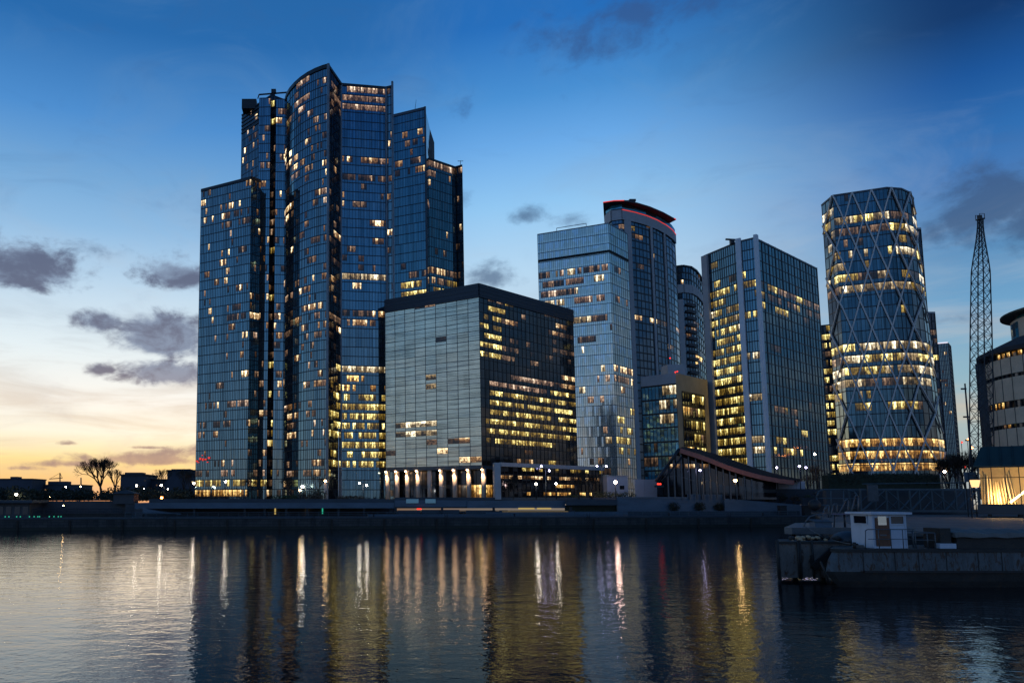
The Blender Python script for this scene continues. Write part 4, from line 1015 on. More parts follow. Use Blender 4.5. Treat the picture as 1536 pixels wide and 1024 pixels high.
# white hoarding
root = thing('site_hoarding', 'pale panelled site hoarding in front of the sloping-roofed building', 'hoarding', (*bank(1070, 22), G))
zt_ = zrow(1080, 719, 22)
px = 951; i = 0
rg = random.Random(5)
while px < 1204:
    w_ = 14 + rg.uniform(-1.5, 1.5); mb = MB(); wallpx(mb, px, px + w_ - .35, 22, G - 1, zt_ + (.12 if i % 5 == 2 else 0) - (px - 951) * .002, .15); mb.build('panel', M['hoarding'], root); px += w_; i += 1
root = thing('site_hut', 'small grey site cabin right of the glazed gallery, behind a bright pinkish lamp', 'cabin', (*bank(925, 26), G))
x, y = bank(925, 27); z0_, z1_ = G, zrow(925, 714, 27)
mb = MB(); mb.box((x, y + 1.5, (G + z1_) / 2), (5.6, 3, z1_ - G)); mb.build('cabin_body', M['hoarding'], root)
mb = MB(); mb.box((x, y + 1.5, z1_ + .1), (6.0, 3.4, .2)); mb.build('cabin_roof', M['pier_grey'], root)
mb = MB(); mb.box((x + 1.2, y - .03, G + 3.2), (1.2, .08, 1.0)); mb.build('window', M['glass_black'], root)
mb = MB(); mb.box((x - 1.2, y - .03, G + 2), (1, .08, 2.2)); mb.build('door', M['pier_grey'], root)

# sloping-roofed building
Y0 = 184
root = thing('station_building', 'glass-fronted building under a long dark roof that swoops down to the right', 'building', (gx(1080, Y0), Y0, G))
fr = [at(px, py, Y0) for px, py in ((1019, 672.5), (1040, 679), (1064, 687.5), (1090, 698), (1115, 706), (1142, 713), (1168, 718), (1190, 720.5))]
bk = [at(px, py, Y0 + 16) for px, py in ((1024, 671), (1048, 674), (1075, 681), (1104, 691), (1132, 701), (1158, 709), (1180, 715), (1200, 719.5))]
mb = MB()
for i in range(7):
    mb.mesh([fr[i], fr[i + 1], bk[i + 1], bk[i]] + [p - Vector((0, 0, .5)) for p in (fr[i], fr[i + 1], bk[i + 1], bk[i])], [(0, 1, 2, 3), (7, 6, 5, 4), (3, 2, 6, 7)])
    for q in (.2, .4, .6, .8): mb.tube(fr[i].lerp(bk[i], q) + Vector((0, 0, .15)), fr[i + 1].lerp(bk[i + 1], q) + Vector((0, 0, .15)), .22, n=4)
mb.build('roof', M['timber_roof'], root)
mb = MB()
for i in range(7): mb.bar(fr[i] - Vector((0, 0, .5)), fr[i + 1] - Vector((0, 0, .5)), 1.1, .3, (0, -1, 0))
mb.build('fascia', M['timber_edge'], root)
lf = [at(984, 722, Y0), at(1002, 697, Y0), at(1019, 673, Y0)]
mb = MB(); mb.path(lf, .4); mb.tube(lf[0] + Vector((1.5, 0, 0)), lf[2] + Vector((.6, 0, -2)), .25); mb.build('raking_strut', M['steel_dark'], root)
for px in (1001, 1010, 1020.5, 1032, 1043, 1053, 1063.5, 1073.5, 1084, 1094, 1103, 1116, 1127):
    k = min(range(8), key=lambda i: abs(proj(fr[i])[0] - px)); top_ = at(px, 673 + max(0, (px - 1019)) * .40 + max(0, 1019 - px) * 1.3 + 2, Y0 + .5)
    mb = MB(); mb.box((top_.x, Y0 + .5, (G + top_.z) / 2), (.3, .3, top_.z - G)); mb.build('mullion', M['steel_grey'], root)
b_ = [Vector((at(986, 748, Y0 + 2).x, Y0 + 2, G)), Vector((at(1165, 748, Y0 + 2).x, Y0 + 2, G))]
mb = MB(); z_ = [at(px, py, Y0 + 2).z for px, py in ((986, 722), (1019, 677), (1064, 691), (1115, 709), (1165, 719))]
xs = [at(px, 748, Y0 + 2).x for px in (986, 1019, 1064, 1115, 1165)]
for i in range(4): mb.poly([(xs[i], Y0 + 2, G), (xs[i + 1], Y0 + 2, G), (xs[i + 1], Y0 + 2, z_[i + 1]), (xs[i], Y0 + 2, z_[i])], [(i, 0), (i + 1, 0), (i + 1, 2), (i, 2)])
mb.build('glazing', M['glass_black'], root)
w = Wall([Vector((b_[0].x + 3.5, Y0 + 1.9, at(1000, 702, Y0).z)), Vector((at(1080, 748, Y0).x, Y0 + 1.9, at(1000, 702, Y0).z))], [Vector((b_[0].x + 3.5, Y0 + 1.9, at(1000, 695, Y0).z)), Vector((at(1080, 748, Y0).x, Y0 + 1.9, at(1000, 695, Y0).z))], [18], 1)
lit_windows(root, w, [], .55, (('lit_warm', 1),), random.Random(8), sill=.05, head=.95)
mb = MB(); mb.box((at(1134, 748, Y0).x, Y0 + 1.8, at(1134, 717, Y0).z), (1.8, .2, 2)); mb.build('doorway_light', M['lamp_warm'], root) if False else None

# ================================================================== LEFT BANK
def far_block(label, x0, x1, ytop, Y, rows, cols, steps=(), seed=0, lit=.05):
    a, b = at(x0, 748, Y), at(x1, 748, Y); z = at((x0 + x1) / 2, ytop, Y).z
    r = thing('apartment_block', label, 'building', ((a.x + b.x) / 2, Y, G), 'distant blocks beyond the left bank')
    mb = MB(); mb.box(((a.x + b.x) / 2, Y + 12, (G + z) / 2), (b.x - a.x, 24, z - G)); mb.build('wall', M['far_wall'], r)
    mb = MB(); mb.box(((a.x + b.x) / 2, Y + 12, z + .4), (b.x - a.x + .8, 24.8, .8)); mb.build('roof', M['roof_dark'], r)
    for (s0, s1, sy) in steps:
        p, q = at(s0, 748, Y + 5), at(s1, 748, Y + 5); zs = at((s0 + s1) / 2, sy, Y + 5).z
        mb = MB(); mb.box(((p.x + q.x) / 2, Y + 9, (z + zs) / 2 + .7), (q.x - p.x, 8, zs - z)); mb.build('roof_plant', M['far_wall'], r)
    w = Wall([Vector((a.x, Y - .02, G + 2)), Vector((b.x, Y - .02, G + 2))], [Vector((a.x, Y - .02, z - .5)), Vector((b.x, Y - .02, z - .5))], [cols], rows)
    lit_windows(r, w, [], lit, (('lit_dim', 1), ('lit_warm', 1)), random.Random(seed), stick=0, side=.2, sill=.3, head=.8)
    return r
far_block('low wide distant block at the far left edge of the waterfront', -30, 47, 719, 520, 6, 16, ((14, 24, 716),), 1)
far_block('lowest narrow distant block between two wider blocks at far left', 46, 68, 728, 560, 4, 5, (), 2)
far_block('distant stepped block with a small crane above its roof', 66, 121, 728, 540, 4, 12, ((71, 100, 723),), 3)
far_block('distant dark block just right of the big bare tree', 180, 219, 713, 420, 7, 8, ((186, 212, 710),), 4)
far_block('low distant block between the bare tree and the tall slab tower', 218, 252, 720, 430, 5, 7, (), 5)
far_block('distant dark block touching the left edge of the slab tower', 250, 296, 706.5, 400, 8, 9, ((256, 284, 705),), 6)
r = thing('tower_crane', 'tiny distant tower crane above the stepped far block', 'crane', at(90, 748, 560), None)
p = at(90, 748, 560); p.z = G; t_ = at(90, 709, 560); mb = MB(); mb.tube(p, t_, .5, n=4); mb.build('mast', M['steel_dark'], r)
mb = MB(); mb.tube(at(74, 718, 560), at(93, 716.5, 560), .4, n=4); mb.tube(at(76, 717, 560), t_, .15, n=4); mb.tube(at(94, 717, 560), t_, .15, n=4); mb.build('jib', M['steel_dark'], r)
tag_ = thing('chimney', 'slim distant chimney left of the big bare tree', 'chimney', at(121.5, 748, 520)); p = at(121.5, 748, 520); mb = MB(); mb.tube(p, at(121.5, 716, 520), .6, .45, 8); mb.build('shaft', M['far_wall'], tag_)

def bare_tree(label, base, h, seed, spread=.55, levels=6, group='bare winter trees on the left bank', lean=0, leafy=None, trunk=.14, name='bare_tree', first=.3):
    rg = random.Random(seed); base = Vector(base)
    r = thing(name, label, 'tree', base, group)
    tm, cm = MB(), MB()
    def grow(p, d, L, rad_, lv):
        n = 2 if lv > 1 else 1; q = p
        for i in range(n):
            d = (d + Vector((rg.uniform(-1, 1), rg.uniform(-1, 1), rg.uniform(-.3, .5))) * .16).normalized()
            e = q + d * (L / n)
            (tm if lv >= levels - 1 else cm).tube(q, e, rad_ * (1 - .25 * i / n), rad_ * (1 - .25 * (i + 1) / n), 5 if lv > 2 else 3, cap=False)
            q = e
        if lv <= 0: return
        k = rg.choice((2, 3, 3)) if lv > 1 else 3
        ph = rg.uniform(0, 6.28)
        for j in range(k):
            a = ph + j * 6.28 / k + rg.uniform(-.5, .5); s = spread * rg.uniform(.6, 1.25)
            o = d.orthogonal().normalized(); o2 = d.cross(o)
            nd = (d + (o * math.cos(a) + o2 * math.sin(a)) * s + Vector((0, 0, .12))).normalized()
            grow(q, nd, L * rg.uniform(.62, .84), rad_ * .62, lv - 1)
        if lv >= 2 and rg.random() < .7: grow(q, (d + Vector((rg.uniform(-.2, .2), rg.uniform(-.2, .2), .2))).normalized(), L * .75, rad_ * .7, lv - 1)
    grow(base, Vector((lean, 0, 1)).normalized(), h * first, h * trunk * .16, levels)
    tm.build('trunk', M['bark'], r); cm.build('crown', M[leafy or 'bark'], r)
    return r
bare_tree('big bare tree with a wide crown against the orange sunset', (gx(152, 235), 235, G), 20, 4, .62, 6, lean=.1, first=.2)
bare_tree('slim upright bare tree standing close right of the big bare tree', (gx(173, 240), 240, G), 12.5, 8, .34, 5, lean=.02, first=.24)
bare_tree('small bare tree between two dark distant blocks, right of the big tree', (gx(240, 250), 250, G), 11, 15, .5, 5)
bare_tree('bare tree in front of the block at the slab tower edge', (gx(272, 240), 240, G), 10.5, 22, .48, 5)
bare_tree('bare tree low at the foot of the slab tower left corner', (gx(286, 228), 228, G), 8.5, 29, .5, 5)

def leaf_mass(mb, c, rx, ry, rz, n, s, rg):
    for _ in range(n):
        while True:
            v = Vector((rg.uniform(-1, 1), rg.uniform(-1, 1), rg.uniform(-1, 1)))
            if .2 < v.length < 1: break
        p = Vector(c) + Vector((v.x * rx, v.y * ry, v.z * rz)) * (.8 + .3 * rg.random())
        a = Vector((rg.uniform(-1, 1), rg.uniform(-1, 1), rg.uniform(-1, 1))).normalized() * s * rg.uniform(.6, 1.4); b = a.orthogonal().normalized() * s * rg.uniform(.35, .7)
        mb.poly([p - a, p - b * .9, p + a, p + b])
def shrub(label, px, k, w_, h, z, mt='leaf', seed=0, n=260, name='shrub', group='shrubs along the terraces', Y=None):
    x, y = bank(px, k) if Y is None else (gx(px, Y), Y)
    r = thing(name, label, 'shrub', (x, y, z), group); rg = random.Random(seed)
    mb = MB()
    nb = max(1, int(w_ / 2.2))
    for i in range(nb):
        o = (i + .5) / nb - .5
        leaf_mass(mb, (x + o * w_ * .8, y + rg.uniform(-.3, .3), z + h * .5), w_ / nb * .8, min(1.6, w_ * .4), h * .52 * rg.uniform(.8, 1.1), n // nb, .22, rg)
    mb.build('foliage', M[mt], r)
    mb = MB()
    for i in range(nb + 1): mb.tube((x + (i / max(1, nb) - .5) * w_ * .5, y, z - .05), (x + (i / max(1, nb) - .5) * w_ * .7, y, z + h * .6), .06, .03, 4)
    mb.build('stem', M['bark'], r)
    return r
# dark low planting that closes the view between the far blocks and the bank
mb = MB(); rg = random.Random(77)
for i in range(150):
    px = rg.uniform(-20, 292); Y = rg.uniform(200, 330); x = gx(px, Y)
    hh = rg.uniform(1.6, 4.2); leaf_mass(mb, (x, Y, G + hh * .4), rg.uniform(2, 5), 2, hh * .6, 90, .5, rg)
o = mb.build('undergrowth', M['leaf_dark']); o['kind'] = 'stuff'; o['label'] = 'dark scrub along the left bank'
r = thing('boathouse', 'dark flat-roofed waterside shed at the far left of the opposite bank', 'shed', (*bank(20, 16), 2.4))
mb = MB(); wallpx(mb, -40, 47, 14, 2.4, 5.6, 10); mb.build('wall', M['dark_clad'], r)
mb = MB(); wallpx(mb, -44, 51, 12.5, 5.6, 6.2, 13); mb.build('roof', M['slate_panel'], r)
for px in (4, 16, 29, 41):
    mb = MB(); wallpx(mb, px - 4, px + 4, 13.9, 3.0, 4.8, .08); mb.build('window', M['glass_black'], r)
r = thing('kiosk', 'dark low kiosk with a peaked roof, below the bare trees', 'kiosk', (*bank(190, 20), 6))
x, y = bank(187, 24); mb = MB(); mb.box((x, y + 2, 6.6), (5, 4, 2.6)); mb.build('wall', M['dark_clad'], r)
mb = MB(); mb.mesh([(x - 3.2, y - .8, 7.8), (x + 3.2, y - .8, 7.8), (x + 3.2, y + 4.8, 7.8), (x - 3.2, y + 4.8, 7.8), (x, y + 2, 8.8)], [(0, 1, 4), (1, 2, 4), (2, 3, 4), (3, 0, 4), (3, 2, 1, 0)]); mb.build('roof', M['roof_dark'], r)
r = thing('bank_wall', 'dark embankment wall on the left bank behind the quay', 'wall', (*bank(120, 12), 2.4))
mb = MB(); wallpx(mb, -200, 205, 26, 2.4, 6.0, .5); mb.build('wall_face', M['dark_clad'], r)
mb = MB(); wallpx(mb, 52, 200, 9, 2.4, 3.3, .4); mb.build('low_parapet', M['quay_stone'], r)
quay_rail(52, 186, 8, 3.2, 'dark railing on the low parapet of the left bank', mt='steel_dark')
proto = None
for i, (px, w_) in enumerate(((12, .5), (17.5, .4), (29, .4), (34.5, .3), (48, .5), (55, 1.2), (60.5, .6), (63, .4), (77.5, 1.0), (84.5, 1.0), (91, .5), (95, .4))):
    x, y = bank(px, 1.4)
    if proto is None:
        proto = thing('marker_light', '', 'light', (x, y, 2.6), 'small green lights on the left quay')
        mb = MB(); mb.box((x, y, 2.8), (.26, .2, .4)); mb.build('lamp_box', M['steel_dark'], proto); mb = MB(); mb.box((x, y - .12, 2.8), (.22, .06, .26)); mb.build('lens', M['green_glow'], proto); c = proto
    else: c = copy_tree(proto, (x, y, 2.6), '')
    c['label'] = 'small green marker light on the quay edge at far left'

# ================================================================== LAMPS
def lamp(label, px, py, Y, mt, zb=G, kind='post', r_=.3, arm=0):
    p = at(px, py, Y); rt = thing('street_lamp', label, 'street lamp', (p.x, Y, zb), 'lamps along the waterfront')
    if kind == 'post':
        mb = MB(); xx = p.x + arm; mb.tube((xx, Y, zb), (xx, Y, p.z - .1), .13, .08)
        if arm: mb.tube((xx, Y, p.z - .1), (p.x, Y, p.z + .25), .07, .06)
        mb.build('post', M['steel_dark'], rt)
        mb = MB(); mb.box((p.x, Y, p.z + .3), (.75, .5, .14)); mb.build('hood', M['steel_dark'], rt)
    mb = MB(); mb.ball((p.x, Y, p.z), r_); mb.build('lamp_globe', M[mt], rt)
    return rt
LL = [
 ('very bright white lamp at the far left, by the flat-roofed shed', 24.5, 741, 200, 'lamp_white', .42), ('small white lamp beside the brightest lamp at far left', 18.5, 741.5, 205, 'lamp_white', .2),
 ('small warm lamp among scrub left of the stepped far block', 75, 744.5, 220, 'lamp_warm', .24), ('white lamp in front of the stepped far block', 98.5, 730.5, 260, 'lamp_white', .32), ('warm lamp at the chimney, left of the big bare tree', 121, 729.5, 260, 'lamp_warm', .26),
 ('low yellow lamp on the bank below the big bare tree', 95, 758, 172, 'lamp_warm', .18),
 ('white lamp on a tall post, right of the big bare tree', 205, 728, 215, 'lamp_white', .32), ('faint white lamp just right of the tall post lamp', 216, 733, 230, 'lamp_white', .2), ('bright white lamp above the orange lamp', 242, 727.5, 212, 'lamp_white', .34),
 ('orange lamp low on a post, left of the slab tower', 242.5, 746, 195, 'lamp_orange', .42), ('small white lamp right of the orange lamp', 252, 733, 220, 'lamp_white', .2), ('white lamp touching the left edge of the slab tower', 291, 724.5, 200, 'lamp_white', .32),
 ('white lamp in front of the lit lower floors of the slab tower', 338.5, 722, 196, 'lamp_white', .3), ('bright white lamp at the foot of the curved tower', 454, 729.5, 188, 'lamp_white', .42), ('smaller warm lamp beside the bright one at the curved tower', 450, 735, 190, 'lamp_warm', .3)]
for l, px, py, Y, m_, r_ in LL: lamp(l, px, py, Y, m_, r_=r_ * .8, arm=.8 if r_ > .3 else 0)
def twin_lamp(label, pxa, pya, pxb, pyb, Y, mt, r_=.24):
    a, b = at(pxa, pya, Y), at(pxb, pyb, Y); c = (a + b) / 2
    rt = thing('twin_street_lamp', label, 'street lamp', (c.x, Y, G), 'lamps along the waterfront')
    mb = MB(); mb.tube((c.x, Y, G), (c.x, Y, c.z + .3), .13, .09); mb.build('post', M['steel_grey'], rt)
    for p in (a, b):
        mb = MB(); mb.tube((c.x, Y, c.z + .2), (p.x, Y, p.z + .25), .07); arm_ = mb.build('arm', M['steel_grey'], rt)
        mb = MB(); mb.ball(p, r_); mb.build('lamp_globe', M[mt], arm_)
twin_lamp('twin-armed white street lamp left of the lit columns', 539, 724.5, 550, 727.5, 184, 'lamp_white')
twin_lamp('twin-armed violet street lamp at the right end of the glazed gallery', 895.5, 699, 909.5, 699, 196, 'lamp_violet')
twin_lamp('twin-armed street lamp in front of the glazed gallery', 812, 699, 824, 705.5, 184, 'lamp_violet')
for a in [('round white lamp low before the left half of the glazed gallery', 804, 725.5, 182, 'lamp_white', .34), ('round white lamp low before the middle of the glazed gallery', 834, 725, 184, 'lamp_white', .3),
          ('very bright pinkish lamp before the grey site cabin', 923, 722.5, 186, 'lamp_pink', .5), ('warm globe lamp on a post before the white hoarding', 1103, 720.5, 178, 'lamp_warm', .42), ('violet lamp inside the sloping-roofed building front', 1050, 705, 183, 'lamp_violet', .3),
          ('violet lamp at the foot of the white-finned tower, left one', 1165, 701, 196, 'lamp_violet', .3), ('violet lamp at the foot of the white-finned tower, middle one', 1199, 699, 198, 'lamp_violet', .34), ('violet lamp at the foot of the white-finned tower, right one', 1209, 701, 200, 'lamp_violet', .28),
          ('warm white lamp high on a post left of the lattice-clad tower', 1222, 681, 200, 'lamp_white', .3), ('pale pink lamp at the right foot of the lattice-clad tower', 1417, 707, 185, 'lamp_pink', .36)]:
    lamp(a[0], a[1], a[2], a[3], a[4], r_=a[5] * .8)
for lb, px, py, Y in (('tall slim flagpole in front of the flat blue tower face', 508, 640, 181), ('tall slim pole in front of the slab tower side', 398, 662, 186)):
    r = thing('flagpole', lb, 'flagpole', (gx(px, Y), Y, G)); mb = MB(); p = Vector((gx(px, Y), Y, G)); z_ = at(px, py, Y).z; mb.tube(p, (p.x, Y, z_), .13, .07, 8); mb.build('pole', M['fin_white'] if px > 500 else M['steel_grey'], r); mb = MB(); mb.ball((p.x, Y, z_), .16); mb.build('finial', M['steel_grey'], r); mb = MB(); mb.tube(p, p + Vector((0, 0, .5)), .3, .25, 8); mb.build('base', M['steel_dark'], r)
r = thing('uplit_bollard', 'short warm uplit bollard at the sharp edge of the curved tower', 'bollard', (gx(488, 186), 186, G)); p = at(488, 728, 186)
mb = MB(); mb.tube((p.x, 186, G), (p.x, 186, p.z + 1), .35, .3, 8); mb.build('post', M['column'], r); mb = MB(); mb.tube((p.x, 186, p.z + 1), (p.x, 186, p.z + 1.4), .32, .2, 8); mb.build('lamp_cap', M['lamp_warm'], r)
r = thing('car_tail_light', 'red tail light of a car before the left part of the white hoarding', 'lamp', at(989, 726, 178)); p = at(989, 725.5, 178)
mb = MB(); mb.box((p.x, 178.2, p.z - .55), (2.2, .3, .5)); mb.build('bracket', M['steel_dark'], r); mb = MB(); mb.box((p.x, 178.1, p.z), (.9, .3, .4)); mb.build('lens', M['red_lamp'], r)  # red box on a dark bar stands in for a car's tail light
for lb, px, py, Y, mt in (('small red traffic light among bare trees, right of the lattice-clad tower', 1447, 700, 215, 'red_lamp'), ('small red light high in the bare trees near the lattice mast', 1443, 663, 260, 'red_lamp'), ('upper orange light in the bare trees near the lattice mast', 1452, 659, 262, 'lamp_orange'), ('lower orange light in the bare trees near the lattice mast', 1458, 671, 255, 'lamp_orange')):
    r = thing('signal_light', lb, 'light', (gx(px, Y), Y, G), 'red and orange lights among the bare trees'); p = at(px, py, Y)
    mb = MB(); mb.tube((p.x, Y + .3, G), (p.x, Y + .3, p.z + .4), .1); mb.build('post', M['steel_dark'], r); mb = MB(); mb.ball(p, .3); mb.build('lens', M[mt], r)

# shrubs, pots, hedge, right-hand trees
zk = zrow(1040, 742, 18)
for a in [('wide rounded green shrub before the white hoarding', 1042, 19, 5.6, 1.9, zk - .2, 'leaf', 1, 600), ('smaller green shrub right of the warm globe lamp', 1107, 19, 3.6, 1.6, zk - .3, 'leaf', 2, 350),
          ('green bush before the right end of the glazed gallery', 908, 20, 8, 2.2, G, 'leaf', 3, 700), ('low green bush before the middle of the glazed gallery', 862, 20, 5, 1.3, G, 'leaf', 4, 400), ('green shrub beside the grey site cabin', 938, 21, 3.4, 2.0, G, 'leaf', 5, 300),
          ('dark low bush at the foot of the curved tower', 428, 17, 6, 1.4, 6.2, 'leaf', 6, 400), ('brownish low bush left of the bright lamp by the curved tower', 470, 17, 4.4, 1.6, 6.2, 'leaf_brown', 7, 300), ('dark arching bush right of the bright lamp by the curved tower', 474, 22, 5, 3.2, 6.2, 'leaf_dark', 8, 400), ('clipped brown hedge bush left of the lit columns', 526, 17, 7, 1.1, 6.3, 'leaf_brown', 9, 400)]:
    shrub(*a)
for i, (lb, px, mt) in enumerate([('round brown potted shrub, leftmost on the retaining wall', 1151, 'leaf_brown'), ('tall dark potted shrub, second on the retaining wall', 1170, 'leaf_dark'), ('wide brown potted shrub, third on the retaining wall', 1190, 'leaf_brown'), ('green potted shrub, fourth on the retaining wall', 1207, 'leaf')]):
    z_ = zrow(px, 753, 13); s = shrub(lb, px, 13, 2.2 if i != 1 else 1.7, 1.9 if i != 1 else 2.5, z_, mt, 40 + i, 240, 'potted_shrub')
    x, y = bank(px, 13); mb = MB(); mb.tube((x, y, z_ - .8), (x, y, z_ + .15), .55, .75, 10); mb.build('pot', M['pot'], s)
for i, (lb, px, k) in enumerate([('dark green climber on the retaining wall, left one', 1008, 11.2), ('dark green climber on the retaining wall, right one', 1047, 11.2), ('dark green climber at the right end of the retaining wall', 1077, 11)]):
    shrub(lb, px, k, 1.9, 2.4, 3.4, 'leaf_dark', 60 + i, 300, 'climber')
for i, (lb, px, k) in enumerate([('dark planter box beside the quay railing, left one', 1169, 4.2), ('dark planter box beside the quay railing, right one', 1205, 4.2)]):
    x, y = bank(px, k); r = thing('planter_box', lb, 'planter', (x, y, 2.4), 'planter boxes on the quay'); mb = MB(); mb.box((x, y, 3.6), (1.6, 1.2, 2.4)); mb.build('box', M['pot'], r); mb = MB(); mb.box((x, y, 4.85), (1.75, 1.35, .12)); mb.build('rim', M['steel_dark'], r)
r = thing('hedge', 'long dark clipped hedge before the golden base of the lattice-clad tower', 'hedge', (gx(1330, 172), 172, G)); rg = random.Random(9)
xa, xb = gx(1246, 172), gx(1414, 172); zt_ = at(1330, 710, 172).z; mb = MB(); mb.box(((xa + xb) / 2, 173.5, (G + zt_) / 2), (xb - xa, 2.4, zt_ - G - .6))
for i in range(2600):
    x = rg.uniform(xa, xb); z_ = rg.uniform(zt_ - 2.6, zt_ + .1); p = Vector((x, 172.2 + rg.uniform(-.2, 2.4), z_)); a = Vector((rg.uniform(-1, 1), rg.uniform(-1, 1), rg.uniform(-1, 1))).normalized() * .28; b = a.orthogonal().normalized() * .16; mb.poly([p - a, p - b, p + a, p + b])
mb.build('foliage', M['leaf_dark'], r)
for i, (lb, px, Y, h) in enumerate([('reddish bare tree between the white-finned tower and the lattice-clad tower', 1228, 205, 9.5), ('low reddish bare tree right beside the warm white post lamp', 1212, 205, 7)]):
    bare_tree(lb, (gx(px, Y), Y, G), h, 50 + i, .5, 5, 'bare trees at the right', leafy='leaf_brown')
for i, (lb, px, Y, h) in enumerate([('bare tree directly right of the lattice-clad tower foot', 1424, 212, 14), ('bare tree in the middle of the group left of the lattice mast', 1438, 222, 16), ('bare tree right beside the lattice mast foot', 1452, 208, 15), ('bare tree behind the lattice mast, nearest the round building', 1472, 215, 15)]):
    bare_tree(lb, (gx(px, Y), Y, G), h, 70 + i, .45, 6, 'bare trees at the right', first=.24)

# ================================================================== LATTICE MAST
Y = 150.0
bx = gx(1473, Y); z_at = lambda py: at(1476, py, Y).z
r = thing('lattice_mast', 'tall steel lattice mast with a narrow head, left of the round building', 'mast', (bx, Y, G))
prof = [(G, 1.42), (z_at(600), 1.36), (z_at(495), 1.26), (z_at(405), 1.1), (z_at(360), .52), (z_at(340), .33), (z_at(330), .33)]
def hw(z):
    for (a, wa), (b, wb_) in zip(prof, prof[1:]):
        if z <= b: return wa + (wb_ - wa) * (z - a) / (b - a)
    return prof[-1][1]
az_ = rad(20); ca, sa = math.cos(az_), math.sin(az_)
def cor(z, k):
    w_ = hw(z); sx, sy = ((-1, -1), (1, -1), (1, 1), (-1, 1))[k % 4]
    lx = bx + (z - G) * .08
    return Vector((lx + (sx * ca - sy * sa) * w_, Y + (sx * sa + sy * ca) * w_, z))
zs = [G]
while zs[-1] < prof[-1][0] - .5: zs.append(min(prof[-1][0], zs[-1] + max(1.2, hw(zs[-1]) * 1.9)))
for k in range(4):
    mb = MB()
    for a, b in zip(zs, zs[1:]): mb.tube(cor(a, k), cor(b, k), .12, .11, 5)
    mb.build('leg', M['steel_dark'], r)
    mb = MB()
    for i, (a, b) in enumerate(zip(zs, zs[1:])):
        mb.tube(cor(a, k), cor(b, k + 1), .05, n=4); mb.tube(cor(a, k + 1), cor(b, k), .05, n=4); mb.tube(cor(b, k), cor(b, k + 1), .05, n=4)
    mb.build('bracing', M['steel_dark'], r)
mb = MB(); zt_ = prof[-1][0]; bx += (zt_ - G) * .08; mb.box((bx, Y, zt_ + .15), (1.1, 1.1, .25)); mb.box((bx - .1, Y, zt_ + .6), (.6, .6, .8))
for k in range(4):
    sx, sy = ((-1, -1), (1, -1), (1, 1), (-1, 1))[k]; mb.tube((bx + sx * .5, Y + sy * .5, zt_ + .2), (bx + sx * .5, Y + sy * .5, zt_ + 1.2), .06, n=4)
mb.box((bx, Y - .5, zt_ + 1.2), (1.1, .08, .08)); mb.box((bx, Y + .5, zt_ + 1.2), (1.1, .08, .08)); mb.build('head_platform', M['steel_dark'], r)
r2 = thing('service_pole', 'thin dark pole with small brackets standing close left of the lattice mast', 'pole', (gx(1462, 147), 147, G)); x = gx(1462, 147)
mb = MB(); mb.tube((x, 147, G), (x, 147, at(1462, 575, 147).z), .22, .14, 6); mb.build('pole', M['steel_dark'], r2)
mb = MB()
for py in (583, 625, 660): z_ = at(1462, py, 147).z; mb.box((x - .35, 147, z_), (1.0, .25, .3))
mb.build('bracket', M['steel_dark'], r2)

# ================================================================== ROUND BUILDING
cx, cy = 171.0, 161.0
r = thing('round_building', 'round grey panelled building with window bands and a dark oversailing roof, at the right edge', 'building', (cx, cy, G))
def ringpts(R, z, a0, a1, n):
    base = math.atan2(-cx, -cy)          # towards the camera
    return [Vector((cx + R * math.sin(base + a0 + (a1 - a0) * i / n), cy + R * math.cos(base + a0 + (a1 - a0) * i / n), z)) for i in range(n + 1)]
R = 22.0; d0 = math.hypot(cx, cy) - 8
def zz(py): return CH + (748 - py) / F * 151
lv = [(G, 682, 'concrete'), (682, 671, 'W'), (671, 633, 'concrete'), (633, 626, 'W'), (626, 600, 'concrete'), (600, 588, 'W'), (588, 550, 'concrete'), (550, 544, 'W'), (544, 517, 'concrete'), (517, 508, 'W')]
rgl = random.Random(6)
pos = 'a'
for a, b, k in lv:
    z0_, z1_ = (G if a == G else zz(a)), zz(b)
    A0, A1, N = 1.5, -1.5, 44
    rr = R - .35 if k == 'W' else R
    # slight inward batter near the ground
    w = Wall(ringpts(rr, z0_, A0, A1, N), ringpts(rr, z1_, A0, A1, N), [1] * N, 1)
    mb = MB(); w.glazing(mb)
    for u in range(0, N + 1, 1 if k == 'W' else 2): mb.bar(w.S(u, 0), w.S(u, 1), .3 if k == 'W' else .14, .25 if k == 'W' else .05, w.N(max(.01, u - .01)), 1)
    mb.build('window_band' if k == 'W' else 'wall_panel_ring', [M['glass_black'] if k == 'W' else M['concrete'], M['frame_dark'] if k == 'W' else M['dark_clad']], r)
    if k == 'W':
        lit_windows(r, w, [(1478, 1512, 575, 622, .9, 'lit_gold'), (1480, 1545, 655, 695, .8, 'lit_gold'), (1480, 1545, 490, 535, .7, 'lit_gold')], .04, (('lit_gold', 1), ('lit_dim', 2)), rgl, sill=.08, head=.92, side=.12)
    else:
        pass
mb = MB(); mb.prism([(p.x, p.y) for p in ringpts(R - .4, 0, 1.5, -1.5, 24)], G, zz(508) - .1); mb.build('core_wall', M['dark_clad'], r)
mb = MB(); full = ringpts(R + 1.3, 0, math.pi, -math.pi, 56)[:-1]; top_ = ringpts(16.9, 0, math.pi, -math.pi, 56)[:-1]; n = len(full)
vs = [(p.x, p.y, zz(508)) for p in full] + [(p.x, p.y, zz(508) + .9) for p in full] + [(p.x, p.y, zz(508) + 4.2) for p in top_]
mb.mesh(vs, [(k, n + k, n + (k + 1) % n, (k + 1) % n) for k in range(n)] + [(n + k, 2 * n + k, 2 * n + (k + 1) % n, n + (k + 1) % n) for k in range(n)] + [tuple(range(n)), tuple(range(2 * n, 3 * n))]); mb.build('roof', M['roof_dark'], r)
mb = MB(); cc = ringpts(R - 3, 0, 1.35, 2.2, 8); 
